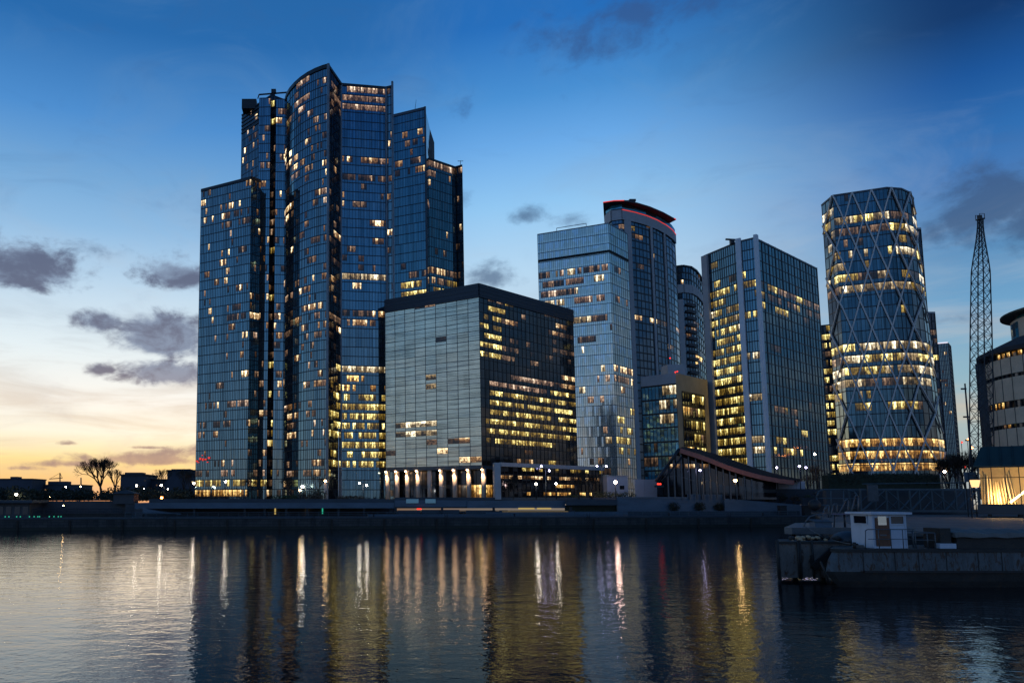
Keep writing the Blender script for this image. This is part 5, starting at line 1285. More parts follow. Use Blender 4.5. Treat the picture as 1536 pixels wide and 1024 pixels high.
bx2, by2 = ringpts(R - .3, 0, 1.42, 1.42, 1)[0].xy; mb.tube((bx2, by2, G), (bx2, by2, zz(512)), 1.9, 1.9, 14); mb.build('stair_turret', M['dark_clad'], r)
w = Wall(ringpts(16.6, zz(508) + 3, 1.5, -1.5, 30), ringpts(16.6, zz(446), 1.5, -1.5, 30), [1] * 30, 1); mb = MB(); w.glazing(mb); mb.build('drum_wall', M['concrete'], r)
mb = MB()
for k in range(1, 4): p = w.S(k + .2, .06, .05); q = w.S(k + 1.1, .06, .05); p1 = w.S(k + .2, .9, .05); q1 = w.S(k + 1.1, .9, .05); mb.poly([p, q, q1, p1], [(k, 0), (k + 1, 0), (k + 1, 1), (k, 1)])
mb.build('drum_window', M['glass_teal'], r)
mb = MB(); mb.prism([(p.x, p.y) for p in ringpts(15.6, 0, math.pi, -math.pi, 48)[:-1]], zz(446), zz(438)); mb.build('clerestory', M['glass_teal'], r)
mb = MB(); fl = ringpts(18.4, 0, math.pi, -math.pi, 48)[:-1]; n = len(fl); vs = [(p.x, p.y, zz(438)) for p in fl] + [(p.x, p.y, zz(435)) for p in fl] + [(cx, cy, zz(424) + 1)]
mb.mesh(vs, [(k, n + k, n + (k + 1) % n, (k + 1) % n) for k in range(n)] + [(n + k, 2 * n, n + (k + 1) % n) for k in range(n)] + [tuple(range(n))]); mb.build('upper_roof', M['green_roof'], r)

# ================================================================== DOCK, GLOWING PAVILION, FOOTBRIDGE
DZ = 3.6
mb = MB(); mb.prism([(gx(1300, 63), 63), (140, 63), (200, 150), (gx(1222, 150), 150), (gx(1238, 100), 100)], -1.5, DZ - .25); o = mb.build('dock_wall', M['quay_stone'])
tag(o, 'dark side wall of the dock behind the moored barge', 'dock wall')
mb = MB(); mb.prism([(gx(1300, 63) - .2, 62.8), (140.2, 62.8), (200.2, 150.2), (gx(1222, 150) - .2, 150.2), (gx(1238, 100) - .2, 100)], DZ - .246, DZ); structure(mb.build('dock', M['dock_deck']))

a_ = math.atan((1470 - XC) / F); RT, DP = Vector((math.cos(a_), -math.sin(a_), 0)), Vector((math.sin(a_), math.cos(a_), 0))
o0 = at(1470, 748, 118); o0.z = DZ
zb_, ze_ = at(1470, 757, 118).z, at(1470, 699, 118).z
r = thing('glass_marquee', 'golden glowing glass pavilion with dark green pitched roof on a dark plinth', 'pavilion', o0)
def L(a, b, z): return o0 + RT * a + DP * b + Vector((0, 0, z - DZ))
WD, DPT = 13.0, 9.0
def lbox(mb, a0, a1, b0, b1, z0, z1):
    vs = [L(a0, b0, z0), L(a1, b0, z0), L(a1, b1, z0), L(a0, b1, z0), L(a0, b0, z1), L(a1, b0, z1), L(a1, b1, z1), L(a0, b1, z1)]
    mb.mesh(vs, [(0, 3, 2, 1), (4, 5, 6, 7), (0, 1, 5, 4), (1, 2, 6, 5), (2, 3, 7, 6), (3, 0, 4, 7)])
mb = MB(); lbox(mb, -.4, WD, -.4, DPT, DZ + .5, zb_); mb.build('plinth', M['dark_clad'], r)
mb = MB()
for a in (.8, 4.5, 8.2, 11.9): lbox(mb, a, a + .5, .2, .8, DZ, DZ + .5); lbox(mb, a, a + .5, 7, 7.6, DZ, DZ + .5)
mb.build('trestle', M['steel_dark'], r)
gm, nt, p_ = mat('marquee_glass'); nt.n.remove(p_)
tr = nt.new('ShaderNodeBsdfTransparent'); gl = nt.new('ShaderNodeBsdfGlossy'); gl.inputs['Roughness'].default_value = .06; mx = nt.new('ShaderNodeMixShader'); fr_ = nt.new('ShaderNodeFresnel'); fr_.inputs[0].default_value = 1.5
tr.inputs[0].default_value = (.92, .95, .93, 1)
nt.l.new(fr_.outputs[0], mx.inputs[0]); nt.l.new(tr.outputs[0], mx.inputs[1]); nt.l.new(gl.outputs[0], mx.inputs[2]); nt.l.new(mx.outputs[0], nt.n['Material Output'].inputs[0])
for i in range(4):
    mb = MB(); mb.poly([L(i * WD / 4, 0, zb_), L((i + 1) * WD / 4, 0, zb_), L((i + 1) * WD / 4, 0, ze_), L(i * WD / 4, 0, ze_)]); mb.build('glass_panel', gm, r)
mb = MB(); mb.poly([L(0, DPT, zb_), L(0, 0, zb_), L(0, 0, ze_), L(0, DPT, ze_)]); mb.build('end_wall', M['hoarding'], r)
mb = MB()
for a in [i * WD / 8 for i in range(9)]: lbox(mb, a - .06, a + .06, -.08, .06, zb_, ze_)
lbox(mb, 0, WD, -.1, .05, (zb_ * .3 + ze_ * .7) - .06, (zb_ * .3 + ze_ * .7) + .06); lbox(mb, -.1, WD, -.1, .1, ze_ - .2, ze_ + .1); lbox(mb, -.1, WD, -.12, .1, zb_ - .05, zb_ + .15); mb.build('glazing_frame', M['steel_dark'], r)
mem = plain('membrane', (.62, .5, .3), .8, 0, .25, .5)
mb = MB(); lbox(mb, .2, WD, DPT - .3, DPT, zb_, ze_); mb.build('rear_wall', mem, r)
mb = MB(); lbox(mb, .1, WD - .1, .2, DPT - .3, zb_ - .02, zb_ + .06); mb.build('floor', plain('marquee_floor', (.3, .22, .14), .6), r)
rg = random.Random(3)
mb = MB()                                # draped curtain, pleated
pr = None
for i in range(61):
    a = .3 + i / 60 * 4.2; b = 3.2 + .35 * math.sin(i * 1.1) + .25 * math.sin(i * .37); zt2 = ze_ - .4 - 2.6 * (math.sin(min(1, i / 60) * math.pi) ** 1) * .8
    cu_ = (L(a, b, zb_ + .1), L(a * .8 + .3, b + .3, zt2))
    if pr: mb.poly([pr[0], cu_[0], cu_[1], pr[1]], smooth=True)
    pr = cu_
mb.build('curtain', plain('drape', (.66, .58, .4), .8), r)
mb = MB(); mb.tube(L(3.6, 1.6, zb_ + .4), L(9.0, 2.2, ze_ - .6), .14); mb.build('light_tube', glow('tube_light', (1, .72, .34), 9, True), r)
mb = MB(); mb.tube(L(10.6, 1.4, zb_ + .2), L(15, 2.0, ze_ - 2.2), .14) if False else mb.tube(L(10.3, 1.4, zb_ + .3), L(12.8, 1.8, zb_ + 3.2), .14); mb.build('light_tube', M['lamp_warm'], r)
for a in (2.2, 6.5, 10.5):
    l = bpy.data.lights.new('marquee_light', 'POINT'); l.energy = 900; l.color = (1, .6, .24); l.shadow_soft_size = .4
    lo = bpy.data.objects.new('marquee_light', l); COL.objects.link(lo); lo.location = L(a, 1.9, zb_ + 1.2)
rd_ = at(1481, 677, 124)
mb = MB(); ov = .5
vs = [L(-ov, -ov, ze_ + .05), L(WD, -ov, ze_ + .05), L(WD, DPT / 2, ze_ + 3.3), L(.6, DPT / 2, ze_ + 3.3), L(WD, DPT + ov, ze_ + .05), L(-ov, DPT + ov, ze_ + .05)]
mb.mesh(vs + [v - Vector((0, 0, .2)) for v in vs], [(0, 1, 2, 3), (3, 2, 4, 5), (0, 3, 5), (6, 9, 8, 7), (9, 11, 10, 8), (6, 11, 9), (0, 6, 7, 1), (5, 11, 6, 0)])
for i in range(1, 9):
    a = i * WD / 9; mb.bar(L(a, -ov, ze_ + .1), L(a + (.1), DPT / 2, ze_ + 3.32), .1, .12, (Vector((0, 0, 1)) - DP).normalized())
mb.build('roof', M['green_roof'], r)

r = thing('lantern', 'square lit lantern hanging from a bracket left of the glowing glass pavilion', 'lantern', at(1462.5, 726, 112)); p = at(1462.5, 725, 112)
mb = MB(); mb.mesh([p + Vector((sx * w_, sy * w_, z_)) for z_, w_ in ((-.55, .3), (.55, .45)) for sx, sy in ((-1, -1), (1, -1), (1, 1), (-1, 1))], [(0, 3, 2, 1), (4, 5, 6, 7), (0, 1, 5, 4), (1, 2, 6, 5), (2, 3, 7, 6), (3, 0, 4, 7)]); mb.build('shade', glow('lantern_glow', (1, .6, .25), 1.6), r)
mb = MB(); mb.box(p + Vector((0, 0, .65)), (1.0, 1.0, .16)); mb.tube(p + Vector((-.7, .2, -7)), p + Vector((-.7, .2, 1.6)), .08); mb.tube(p + Vector((-.7, .2, 1.4)), p + Vector((0, 0, 1.2)), .06); mb.tube(p + Vector((0, 0, 1.25)), p + Vector((0, 0, .7)), .03); mb.build('bracket', M['steel_dark'], r)
r = thing('notice_board', 'plain dark blue notice board on two legs left of the glowing pavilion', 'sign', (gx(1455, 120), 120, DZ)); p = at(1455, 715, 120)
mb = MB(); mb.box((p.x, 120, p.z), (1.9, .12, 1.6)); mb.build('board', M['blue_panel'], r); mb = MB(); mb.box((p.x - .7, 120.1, (DZ + p.z) / 2), (.1, .1, p.z - DZ)); mb.box((p.x + .7, 120.1, (DZ + p.z) / 2), (.1, .1, p.z - DZ)); mb.build('leg_pair', M['steel_dark'], r)

# truss footbridge
Y = 138.0
r = thing('truss_footbridge', 'dark steel truss footbridge spanning behind the moored barge', 'footbridge', (gx(1380, Y), Y, DZ))
zt_, zl = at(1380, 733.5, Y).z, at(1380, 766, Y).z
xa, xb = gx(1290, Y), gx(1470, Y)
for dy in (0, 3.0):
    mb = MB(); mb.box(((xa + xb) / 2, Y + dy, zt_), (xb - xa, .26, .3)); mb.box(((xa + xb) / 2, Y + dy, zl), (xb - xa, .3, .4)); mb.build('chord', M['steel_blue'], r)
    vx = [gx(p, Y) for p in (1291, 1330, 1365, 1398, 1434, 1468)]
    for x in vx: mb = MB(); mb.box((x, Y + dy, (zt_ + zl) / 2), (.24, .24, zt_ - zl)); mb.build('upright', M['steel_blue'], r)
    mb = MB()
    for i, (p, q) in enumerate(zip(vx, vx[1:])):
        if i % 2: mb.tube((p, Y + dy, zt_), (q, Y + dy, zl), .1, n=5)
        else: mb.tube((p, Y + dy, zl), (q, Y + dy, zt_), .1, n=5)
        mb.tube(((p + q) / 2, Y + dy, zl), (q, Y + dy, (zt_ + zl) / 2), .07, n=5)
    mb.build('diagonal', M['steel_blue'], r)
mb = MB(); mb.box(((xa + xb) / 2, Y + 1.5, zl + .22), (xb - xa, 2.8, .12)); mb.build('walkway', M['paving'], r)
mb = MB(); z_ = at(1380, 725, Y).z; mb.tube((gx(1312, Y), Y + 3, z_), (xb, Y + 3, at(1470, 723, Y).z), .11); mb.build('handrail', M['steel_blue'], r)
mb = MB(); x = gx(1308, Y); mb.box((x, Y - .3, at(1308, 739, Y).z), (1.9, .3, 3.0)); mb.build('control_cabinet', M['steel_grey'], r)
mb = MB(); mb.box(((xa + xb) / 2, Y + 5.5, (DZ + zt_) / 2), (xb - xa + 6, 1.0, zt_ - DZ)); o = mb.build('bank_wall', M['dark_clad']); tag(o, 'dark bank wall seen through the truss footbridge', 'wall')

# gangway with curved rails left of the bridge
Y = 128.0
r = thing('gangway', 'tubular gangway rails with rounded ends, left end of the truss footbridge', 'gangway', (gx(1255, Y), Y, DZ))
def ppts(lst, Y): return [at(px, py, Y) for px, py in lst]
mb = MB(); mb.path(ppts([(1226, 768), (1225, 745), (1228, 737), (1234, 734), (1270, 734), (1281, 737), (1287, 745), (1290, 766)], Y), .14); mb.build('rail', M['steel_blue'], r)
mb = MB(); mb.path(ppts([(1228, 747), (1286, 747)], Y), .09); mb.path(ppts([(1227, 757), (1288, 757)], Y), .09)
for px in (1246, 1265): mb.path(ppts([(px, 734), (px + 1, 768)], Y), .1)
mb.build('infill_rail', M['steel_blue'], r)
mb = MB(); p0, p1 = at(1222, 768, Y), at(1292, 768, Y); mb.box((p0 + p1) / 2 - Vector((0, 0, .15)), ((p1 - p0).x, 2, .3)); mb.build('deck', M['dock_deck'], r)
r = thing('buoy', 'dark round mooring buoy hung beside the gangway rails', 'buoy', at(1222, 757, 124)); mb = MB(); mb.ball(at(1222, 757, 124), .95, 0, 14, 10); mb.build('float', M['pot'], r); mb = MB(); mb.tube(at(1222, 741, 124), at(1222, 737, 124), .2); mb.build('eye', M['steel_dark'], r)

# ================================================================== LANDING STAGE, PONTOON AND BARGE
def W(px, py, Y): return at(px, py, Y)
Y = 64.0
r = thing('landing_stage', 'flat grey landing stage jutting left behind the moored barge', 'landing stage', (gx(1230, Y), Y, 0))
x0, x1 = gx(1180, Y), gx(1284, Y); zt_ = at(1200, 791, Y).z
mb = MB(); mb.prism([(x0 + .3, Y), (x1, Y), (x1 + 9, Y + 15), (x0 + 8.5, Y + 13), (x0, Y + .6)], zt_ - .55, zt_); mb.build('deck', M['steel_grey'], r)
for x in (x0 + 1, x0 + 3.4, x1 - .6):
    for dx, dy in ((0, 1), (3, 6)): mb = MB(); mb.tube((x + dx, Y + dy, -1), (x + dx, Y + dy, zt_ - .5), .18); mb.build('pile', M['hull_dark'], r)
mb = MB(); mb.path([W(1206, 790, 66), W(1208, 783, 66), W(1214, 775, 66), W(1222, 771.5, 66), W(1233, 771, 66)], .06); mb.path([W(1233, 771, 66), W(1233, 790, 66)], .05); mb.build('hoop_rail', M['steel_grey'], r)
mb = MB(); mb.path([W(1232, 778, 72), W(1236, 765, 72), W(1240, 758.5, 72), W(1243, 758, 72), W(1243, 776, 72)], .07); mb.path([W(1246, 776, 74), W(1249, 759, 74), W(1252, 755, 74), W(1255, 755, 74), W(1255, 774, 74)], .07)
mb.path([W(1257, 774, 80), W(1267, 752, 80), W(1270, 748, 80), W(1272, 750, 80), W(1272, 774, 80)], .07); mb.path([W(1276, 774, 82), W(1282, 745, 82), W(1285, 742, 82), W(1287, 745, 82), W(1287, 772, 82)], .07); mb.build('ladder_rail', M['steel_grey'], r)
r = thing('folding_table', 'small pale table with one leg on the landing stage', 'table', (gx(1262, 65), 65, zt_))
p = at(1262, 770, 65); mb = MB(); mb.prism([(p.x - 1.0, 64.6), (p.x + 1.0, 64.6), (p.x + 1.1, 65.6), (p.x - .5, 65.6)], p.z - .06, p.z); mb.build('tabletop', M['purple_seat'], r); mb = MB(); mb.tube((p.x + .25, 65, zt_), (p.x + .25, 65, p.z), .08); mb.tube((p.x - .85, 64.8, zt_), (p.x - .7, 64.8, p.z), .05); mb.build('leg', M['steel_dark'], r)
r = thing('deck_locker', 'low dark blue locker with sloping lid on the landing stage', 'locker', (gx(1232, 66), 66, zt_)); p = at(1231, 787, 66)
mb = MB(); mb.box((p.x, 66, zt_ + .2), (1.5, .8, .4)); mb.build('box', M['blue_panel'], r); mb = MB(); mb.mesh([(p.x - .8, 65.55, zt_ + .4), (p.x + .8, 65.55, zt_ + .4), (p.x + .8, 66.45, zt_ + .6), (p.x - .8, 66.45, zt_ + .6), (p.x - .8, 65.55, zt_ + .46), (p.x + .8, 65.55, zt_ + .46), (p.x + .8, 66.45, zt_ + .66), (p.x - .8, 66.45, zt_ + .66)], [(0, 3, 2, 1), (4, 5, 6, 7), (0, 1, 5, 4), (1, 2, 6, 5), (2, 3, 7, 6), (3, 0, 4, 7)]); mb.build('lid', M['slate_panel'], r)

# rusty pontoon
Y = 59.0
r = thing('rusty_pontoon', 'rusty box pontoon with fender posts, left of the barge bow', 'pontoon', (gx(1205, Y), Y, 0))
x0, x1 = gx(1160, Y), gx(1252, Y); z0_, z1_ = .3, at(1200, 815, Y).z
mb = MB(); mb.prism([(x0, Y), (x1 + 1, Y), (x1 + 2.6, Y + 3.5), (x0 + 2.4, Y + 3.5)], z0_, z1_); mb.build('box', M['rusty'], r)
mb = MB(); mb.prism([(x0 - .12, Y - .12), (x1 + 1, Y - .12), (x1 + 2.6, Y + 3.6), (x0 + 2.3, Y + 3.6)], z1_, z1_ + .18); mb.build('top_rim', M['hull_dark'], r)
for px in (1160.5, 1191, 1194, 1212):
    mb = MB(); x = gx(px, Y); mb.tube((x, Y - .14, z0_ - .1), (x, Y - .14, z1_ + .3), .12 if px < 1165 else .08, n=8); mb.build('fender_post', M['hull_dark'], r)
for ax, ay, ar in ((.25, .2, .14), (2.8, 2.5, .14), (4, .6, .14)): mb = MB(); mb.tube((x0 + ax, Y + ay, -1), (x0 + ax, Y + ay, z0_), ar); mb.build('pile', M['hull_dark'], r)
mb = MB(); mb.bar(W(1219, 851, 58.6), W(1251, 822, 58.6), .5, .15, (0, -1, 0)); mb.build('brace', M['hull_dark'], r)
mb = MB(); mb.bar(W(1214, 842, 58.8), W(1221, 842, 58.8), .2, .06, (0, -1, 0)); mb.bar(W(1217.5, 832, 58.8), W(1217.5, 852, 58.8), .2, .05, (0, -1, 0)); mb.build('cleat', M['hull_dark'], r)
rg = random.Random(4)
for nm, lb, mt, lo_, hi_, px in (('rubble_heap', 'low heap of rubble on the rusty pontoon', 'quay_stone', .12, .32, 1222), ('scrap_heap', 'reddish heap of scrap behind the rusty pontoon rim', 'brown_clad', .1, .25, 1207)):
    mb = MB(); p = at(px, 812, 60.5); p.z = z1_ + .2
    for i in range(26): mb.ball(p + Vector((rg.gauss(0, .75), rg.gauss(0, .4), rg.uniform(-.05, .25))), rg.uniform(lo_, hi_), 0, 5, 4, .7)
    o = mb.build(nm, M[mt]); tag(o, lb, 'heap'); o['kind'] = 'stuff'
r = thing('tarpaulined_load', 'rounded dark load under a tarpaulin between pontoon and wheelhouse', 'load', at(1272, 812, 60.5)); p = at(1273, 810, 60.5); mb = MB(); mb.ball(p, 1.25, 0, 14, 10, .62); mb.build('cover', M['slate_panel'], r)
mb = MB(); mb.box((p.x, p.y, p.z - .9), (2.4, 1.6, .5)); mb.build('pallet', M['bark'], r)

# barge
BY = 55.0
r = thing('barge', 'long moored work barge with pale rust-stained side plating and dark hull', 'boat', (gx(1400, BY), BY, 0))
ztop = at(1300, 825, BY).z; zk_ = at(1300, 857, BY).z
BARGE = r
def outline(z, ins, rake):
    xl = gx(1246, BY) + rake; return [(xl + 1.3, BY + 2.0), (xl + .12, BY + .35), (xl + .5, BY + .06 + ins), (xl + 1.4, BY + ins), (62, BY + ins), (62, BY + 5), (xl + 4.2, BY + 5), (xl + 2.6, BY + 3.4)]
def loft(levels, mt, name, cap=True):
    mb = MB(); rings = [[Vector((x, y, z)) for x, y in outline(z, i, k)] for z, i, k in levels]
    for A, B in zip(rings, rings[1:]):
        n = len(A)
        for k in range(n): mb.poly([A[k], A[(k + 1) % n], B[(k + 1) % n], B[k]], smooth=False)
    if cap: mb.poly(rings[-1])
    return mb.build(name, M[mt], r)
loft([(-.6, .4, .7), (0, .25, .3), (.45, .1, -.15), (zk_ - .2, .02, -.5), (zk_, 0, -.55)], 'hull_dark', 'hull', False)
pl = loft([(zk_, -.04, -.6), ((zk_ + ztop) / 2, -.04, -.42), (ztop - .12, -.04, -.05)], 'hull_paint', 'side_plating', False)
mb = MB()
for i in range(12): x = gx(1300, BY) + i * 2.05 - .6 + (.3 if i % 3 == 1 else 0); mb.box((x, BY - .05, (zk_ + ztop) / 2 - .06), (.05, .04, ztop - zk_ - .14))
mb.build('plate_seam', M['hull_dark'], pl)
loft([(ztop - .12, -.14, -.16), (ztop + .1, -.14, -.16)], 'hull_dark', 'gunwale', True)
mb = MB()
for i in range(9): x = gx(1262, BY) + i * 2.3; mb.tube((x, BY - .16, zk_ + .1), (x, BY - .16, zk_ - .55), .14, .14, 8)
mb.build('tyre_fender', M['rubber'], r) if False else None
mb = MB(); mb.box((50, BY - .06, zk_), (23.6, .14, .16)); mb.build('rubbing_strake', M['hull_dark'], r)
mb = MB(); xl = gx(1246, BY); mb.tube(at(1231, 842, BY - .2), at(1244, 874, BY - .2), .07); mb.build('stem_bar', M['hull_dark'], r)
# wheelhouse
wx0, wx1, wy0, wy1 = gx(1306, 55.9), gx(1355, 55.9), 55.9, 58.3
zd = ztop + .1; zr_ = at(1330, 771, 55.9).z
wh = thing('tmp', '', '', (0, 0, 0)); bpy.data.objects.remove(wh)
def framed(mb, x0, x1, z0, z1, y, t=.07, dep=.06):
    mb.box(((x0 + x1) / 2, y, z1 + t / 2), (x1 - x0 + 2 * t, dep, t)); mb.box(((x0 + x1) / 2, y, z0 - t / 2), (x1 - x0 + 2 * t, dep, t)); mb.box((x0 - t / 2, y, (z0 + z1) / 2), (t, dep, z1 - z0)); mb.box((x1 + t / 2, y, (z0 + z1) / 2), (t, dep, z1 - z0))
mb = MB(); mb.prism([(wx0, wy0), (wx1, wy0), (wx1, wy1), (wx0, wy1)], zd, zr_)
for x in (wx0, wx0 + .13 + (1331 - 1308) / F * 55.9, wx1): mb.box((x, wy0 - .02, (zd + zr_) / 2), (.09, .06, zr_ - zd))
mb.box(((wx0 + wx1) / 2, wy0 - .02, zd + .08), (wx1 - wx0, .07, .16)); cab = mb.build('wheelhouse', M['boat_white'], r, 'white painted wheelhouse')
mb = MB(); mb.prism([(wx0 - .25, wy0 - .3), (wx1 + .35, wy0 - .3), (wx1 + .35, wy1 + .25), (wx0 - .25, wy1 + .25)], zr_, zr_ + .16); mb.build('wheelhouse_roof', M['boat_white'], r)
glz = M['glass_black']
dx0, dx1 = gx(1309.5, 55.9), gx(1330, 55.9)
mb = MB(); mb.box(((dx0 + dx1) / 2, wy0 - .05, (zd + .15 + zr_ - .25) / 2), (dx1 - dx0, .06, zr_ - zd - .4)); dr = mb.build('door', M['boat_door'], r, 'brown varnished door')
zw0, zw1 = at(1320, 787, 55.9).z, at(1320, 774, 55.9).z
mb = MB(); mb.poly([(dx0 + .2, wy0 - .085, zw0), (dx1 - .2, wy0 - .085, zw0), (dx1 - .2, wy0 - .085, zw1), (dx0 + .2, wy0 - .085, zw1)], [(0, 0), (1, 0), (1, 1), (0, 1)]); mb.build('door_window', M['glass_pale'], dr)
mb = MB(); mb.box(((dx0 + dx1) / 2, wy0 - .09, at(1320, 802, 55.9).z), (.5, .03, .12)); mb.tube((dx1 - .12, wy0 - .09, zd + 1.1), (dx1 - .12, wy0 - .16, zd + 1.1), .03); mb.build('handle', M['steel_grey'], dr)
a, b = gx(1333, 55.9), gx(1352, 55.9); z0_, z1_ = at(1340, 785, 55.9).z, at(1340, 771.5, 55.9).z - .12
mb = MB(); mb.poly([(a, wy0 - .03, z0_), (b, wy0 - .03, z0_), (b, wy0 - .03, z1_), (a, wy0 - .03, z1_)], [(0, 0), (1, 0), (1, 1), (0, 1)]); wn_ = mb.build('window', glz, r); mb = MB(); framed(mb, a, b, z0_, z1_, wy0 - .04); mb.build('window_frame', M['boat_white'], wn_)
y0_, y1_ = wy0 + .55, wy1 - .45
mb = MB(); mb.poly([(wx0 - .03, y1_, z0_), (wx0 - .03, y0_, z0_), (wx0 - .03, y0_, z1_), (wx0 - .03, y1_, z1_)], [(0, 0), (1, 0), (1, 1), (0, 1)]); wn_ = mb.build('window', glz, r)
mb = MB(); mb.box((wx0 - .04, (y0_ + y1_) / 2, z1_ + .04), (.06, y1_ - y0_ + .14, .07)); mb.box((wx0 - .04, (y0_ + y1_) / 2, z0_ - .04), (.06, y1_ - y0_ + .14, .07)); mb.box((wx0 - .04, y0_ - .035, (z0_ + z1_) / 2), (.06, .07, z1_ - z0_)); mb.box((wx0 - .04, y1_ + .035, (z0_ + z1_) / 2), (.06, .07, z1_ - z0_)); mb.build('window_frame', M['boat_white'], wn_)
zrl = at(1320, 793.5, 55.2).z
mb = MB(); mb.path([(wx0 - .9, 55.2, zrl), (wx1 + .1, 55.2, zrl)], .035); mb.path([(wx0 - .9, 55.2, (zrl + zd) / 2), (wx1, 55.2, (zrl + zd) / 2)], .025); mb.path([(wx0 - .9, 55.2, zrl), (wx0 - 1.05, 55.2, zrl - .1), (wx0 - 1.15, 55.2, zd)], .035)
for x in (wx0 - .1, wx0 + .8, wx0 + 1.7, wx1): mb.tube((x, 55.2, zd), (x, 55.2, zrl), .03)
mb.build('front_rail', M['steel_grey'], r)
xe = gx(1398, 55.4); zr2 = at(1370, 799, 55.4).z
mb = MB()
for hh in (1.0, .55): z_ = zd + (zr2 - zd) * hh; mb.path([(wx1 + .25, 55.4, z_), (xe, 55.4, z_)], .035); mb.path([(wx1 + .25, 57.6, z_ + .05), (xe, 57.6, z_ + .05)], .035)
for x in (wx1 + .3, (wx1 + xe) / 2 + .3, xe): mb.tube((x, 55.4, zd), (x, 55.4, zr2), .04); mb.tube((x, 57.6, zd), (x, 57.6, zr2 + .05), .04)
mb.path([(xe, 55.4, zr2), (xe, 57.6, zr2 + .05)], .035); mb.build('side_rail', M['steel_grey'], r)
hx0 = gx(1430, 55.6); zh = at(1440, 799, 55.6).z
mb = MB(); mb.prism([(hx0, 55.6), (61.5, 55.6), (61.5, 58.8), (hx0, 58.8)], zd, zh - .22); mb.build('hatch_coaming', M['hull_dark'], r)
mb = MB(); rg = random.Random(8)
n = 46; 
for i in range(n):
    xa, xb = hx0 - .25 + (61.8 - hx0) * i / n, hx0 - .25 + (61.8 - hx0) * (i + 1) / n
    za, zb2 = [zh + .05 * math.sin(k * 1.7) + .03 * math.sin(k * .6) for k in (i, i + 1)]
    mb.poly([(xa, 55.35, zh - .32 + .04 * math.sin(i)), (xb, 55.35, zh - .32 + .04 * math.sin(i + 1)), (xb, 55.45, zb2), (xa, 55.45, za)], smooth=True); mb.poly([(xa, 55.45, za), (xb, 55.45, zb2), (xb, 57.2, zb2 + .25), (xa, 57.2, za + .25)], smooth=True); mb.poly([(xa, 57.2, za + .25), (xb, 57.2, zb2 + .25), (xb, 59, zh - .25), (xa, 59, zh - .25)], smooth=True)
mb.poly([(hx0 - .25, 55.35, zh - .32), (hx0 - .25, 55.45, zh), (hx0 - .25, 57.2, zh + .25), (hx0 - .25, 59, zh - .25)])
mb.build('hatch_cover', M['tarpaulin'], r)
mb = MB(); mb.box((gx(1414, 55.6), 56.4, zd + .75), (.8, 1.6, 1.5)); mb.build('deck_house', M['hull_dark'], r)
mb = MB(); mb.box((gx(1416, 55.3), 55.5, zd + .2), (1.2, .5, .36)); mb.build('deck_box', M['boat_white'], r)

# rope, bollards and tyres on the barge; ladders and bollards on the quay
for x in (38.2, 44.6, 46.6):
    mb = MB(); mb.tube((x, BY + .8, zd), (x, BY + .8, zd + .45), .12, .12, 8); mb.tube((x - .28, BY + .8, zd + .3), (x + .28, BY + .8, zd + .3), .06, .06, 6); mb.build('mooring_bitt', M['hull_dark'], BARGE)
mb = MB()
for t in range(3):
    for k in range(16):
        a, c = 2 * math.pi * k / 16, 2 * math.pi * (k + 1) / 16; R_ = .36 - t * .03
        mb.tube((38.9 + R_ * math.cos(a), BY + 1.3 + R_ * math.sin(a), zd + .05 + t * .07), (38.9 + R_ * math.cos(c), BY + 1.3 + R_ * math.sin(c), zd + .05 + t * .07), .035, .035, 5)
mb.build('rope_coil', M['tarpaulin'], BARGE)
r = thing('mooring_rope', 'slack mooring rope from the barge bow to the landing stage', 'rope', (38.2, BY + .8, zd))
mb = MB(); p0, p1 = Vector((38.2, BY + .8, zd + .3)), Vector((gx(1215, 64), 65, at(1200, 791, 64).z + .1)); ps = []
for i in range(13): t = i / 12; ps.append(p0.lerp(p1, t) - Vector((0, 0, 1.2 * t * (1 - t))))
mb.path(ps, .035, 5); mb.build('line', M['tarpaulin'], r)
qroot = [o for o in COL.objects if o.name == 'quay_wall'][0]
for px in (250, 470, 668, 880, 1090):
    x, y = bank(px, -.3); mb = MB()
    for dx in (-.3, .3): mb.tube((x + dx, y, -.2), (x + dx, y, 3.3), .05, .05, 5)
    for k in range(9): mb.tube((x - .3, y, .1 + k * .32), (x + .3, y, .1 + k * .32), .03, .03, 4)
    mb.build('ladder', M['steel_dark'], qroot)
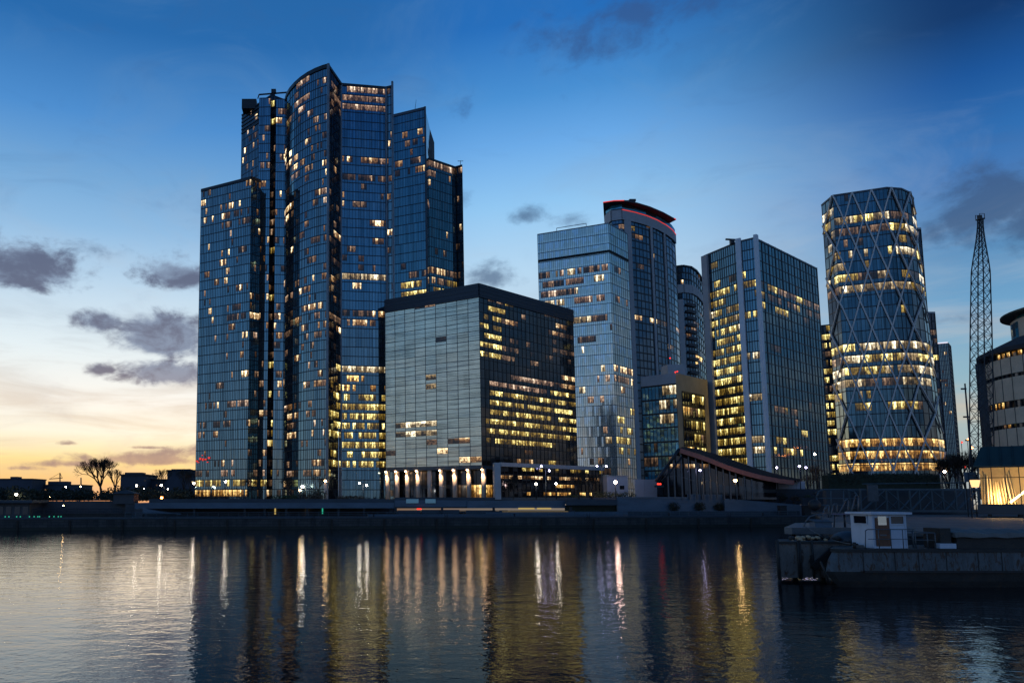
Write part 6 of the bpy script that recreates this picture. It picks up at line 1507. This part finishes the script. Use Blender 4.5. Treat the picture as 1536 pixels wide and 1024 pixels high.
mb = MB(); seg_box(mb, QL[0], QL[1] - .03, QR[0], QR[1] - .03, -1, .55, .1); mb.build('tide_line', plain('tide', (.012, .015, .01), .55, 0, .6, 1.5, .3, 1.45, (.4, .4, 1)), qroot)
pb = None
for px, lb in ((80, 'cast iron bollard on the quay edge, far left'), (330, 'cast iron bollard on the quay edge below the slab tower'), (560, 'cast iron bollard on the quay edge left of the lit columns'), (770, 'cast iron bollard on the quay edge below the glazed gallery'), (1000, 'cast iron bollard on the quay edge below the retaining wall'), (1140, 'cast iron bollard on the quay edge near the planter boxes')):
    x, y = bank(px, .6)
    if pb is None:
        pb = thing('bollard', lb, 'bollard', (x, y, 2.6), 'bollards along the quay edge')
        mb = MB(); mb.tube((x, y, 2.6), (x, y, 3.05), .2, .17, 10); mb.build('post', M['steel_dark'], pb); mb = MB(); mb.tube((x, y, 3.05), (x, y, 3.25), .28, .22, 10); mb.build('cap', M['steel_dark'], pb)
    else: copy_tree(pb, (x, y, 2.6), lb)

for i, (lb, px, Y_, h_) in enumerate([('bare tree at the foot of the slab tower right corner', 378, 192, 7), ('bare tree at the foot of the curved tower, left one', 436, 190, 7.5), ('bare tree at the foot of the curved tower, right one', 478, 191, 8.5), ('bare tree before the left end of the glazed gallery', 770, 182, 7.5), ('bare tree before the right part of the glazed gallery', 868, 187, 9.5), ('bare tree between the glazed gallery and the site cabin', 888, 188, 8.5)]):
    bare_tree(lb, (gx(px, Y_), Y_, G), h_, 90 + i, .55, 5, 'bare trees before the towers', first=.24)

# ------------------------------------------------------------------ render settings
SC.render.engine = 'CYCLES'
SC.cycles.use_denoising = True
try: SC.cycles.denoiser = 'OPENIMAGEDENOISE'
except Exception: pass
SC.cycles.max_bounces = 6; SC.cycles.glossy_bounces = 4; SC.cycles.diffuse_bounces = 2; SC.cycles.transmission_bounces = 4
SC.cycles.caustics_reflective = True
SC.cycles.sample_clamp_indirect = 8
vs = SC.view_settings
vs.view_transform = 'Standard'; vs.look = 'None'; vs.exposure = 0; vs.gamma = 1; vs.use_curve_mapping = False
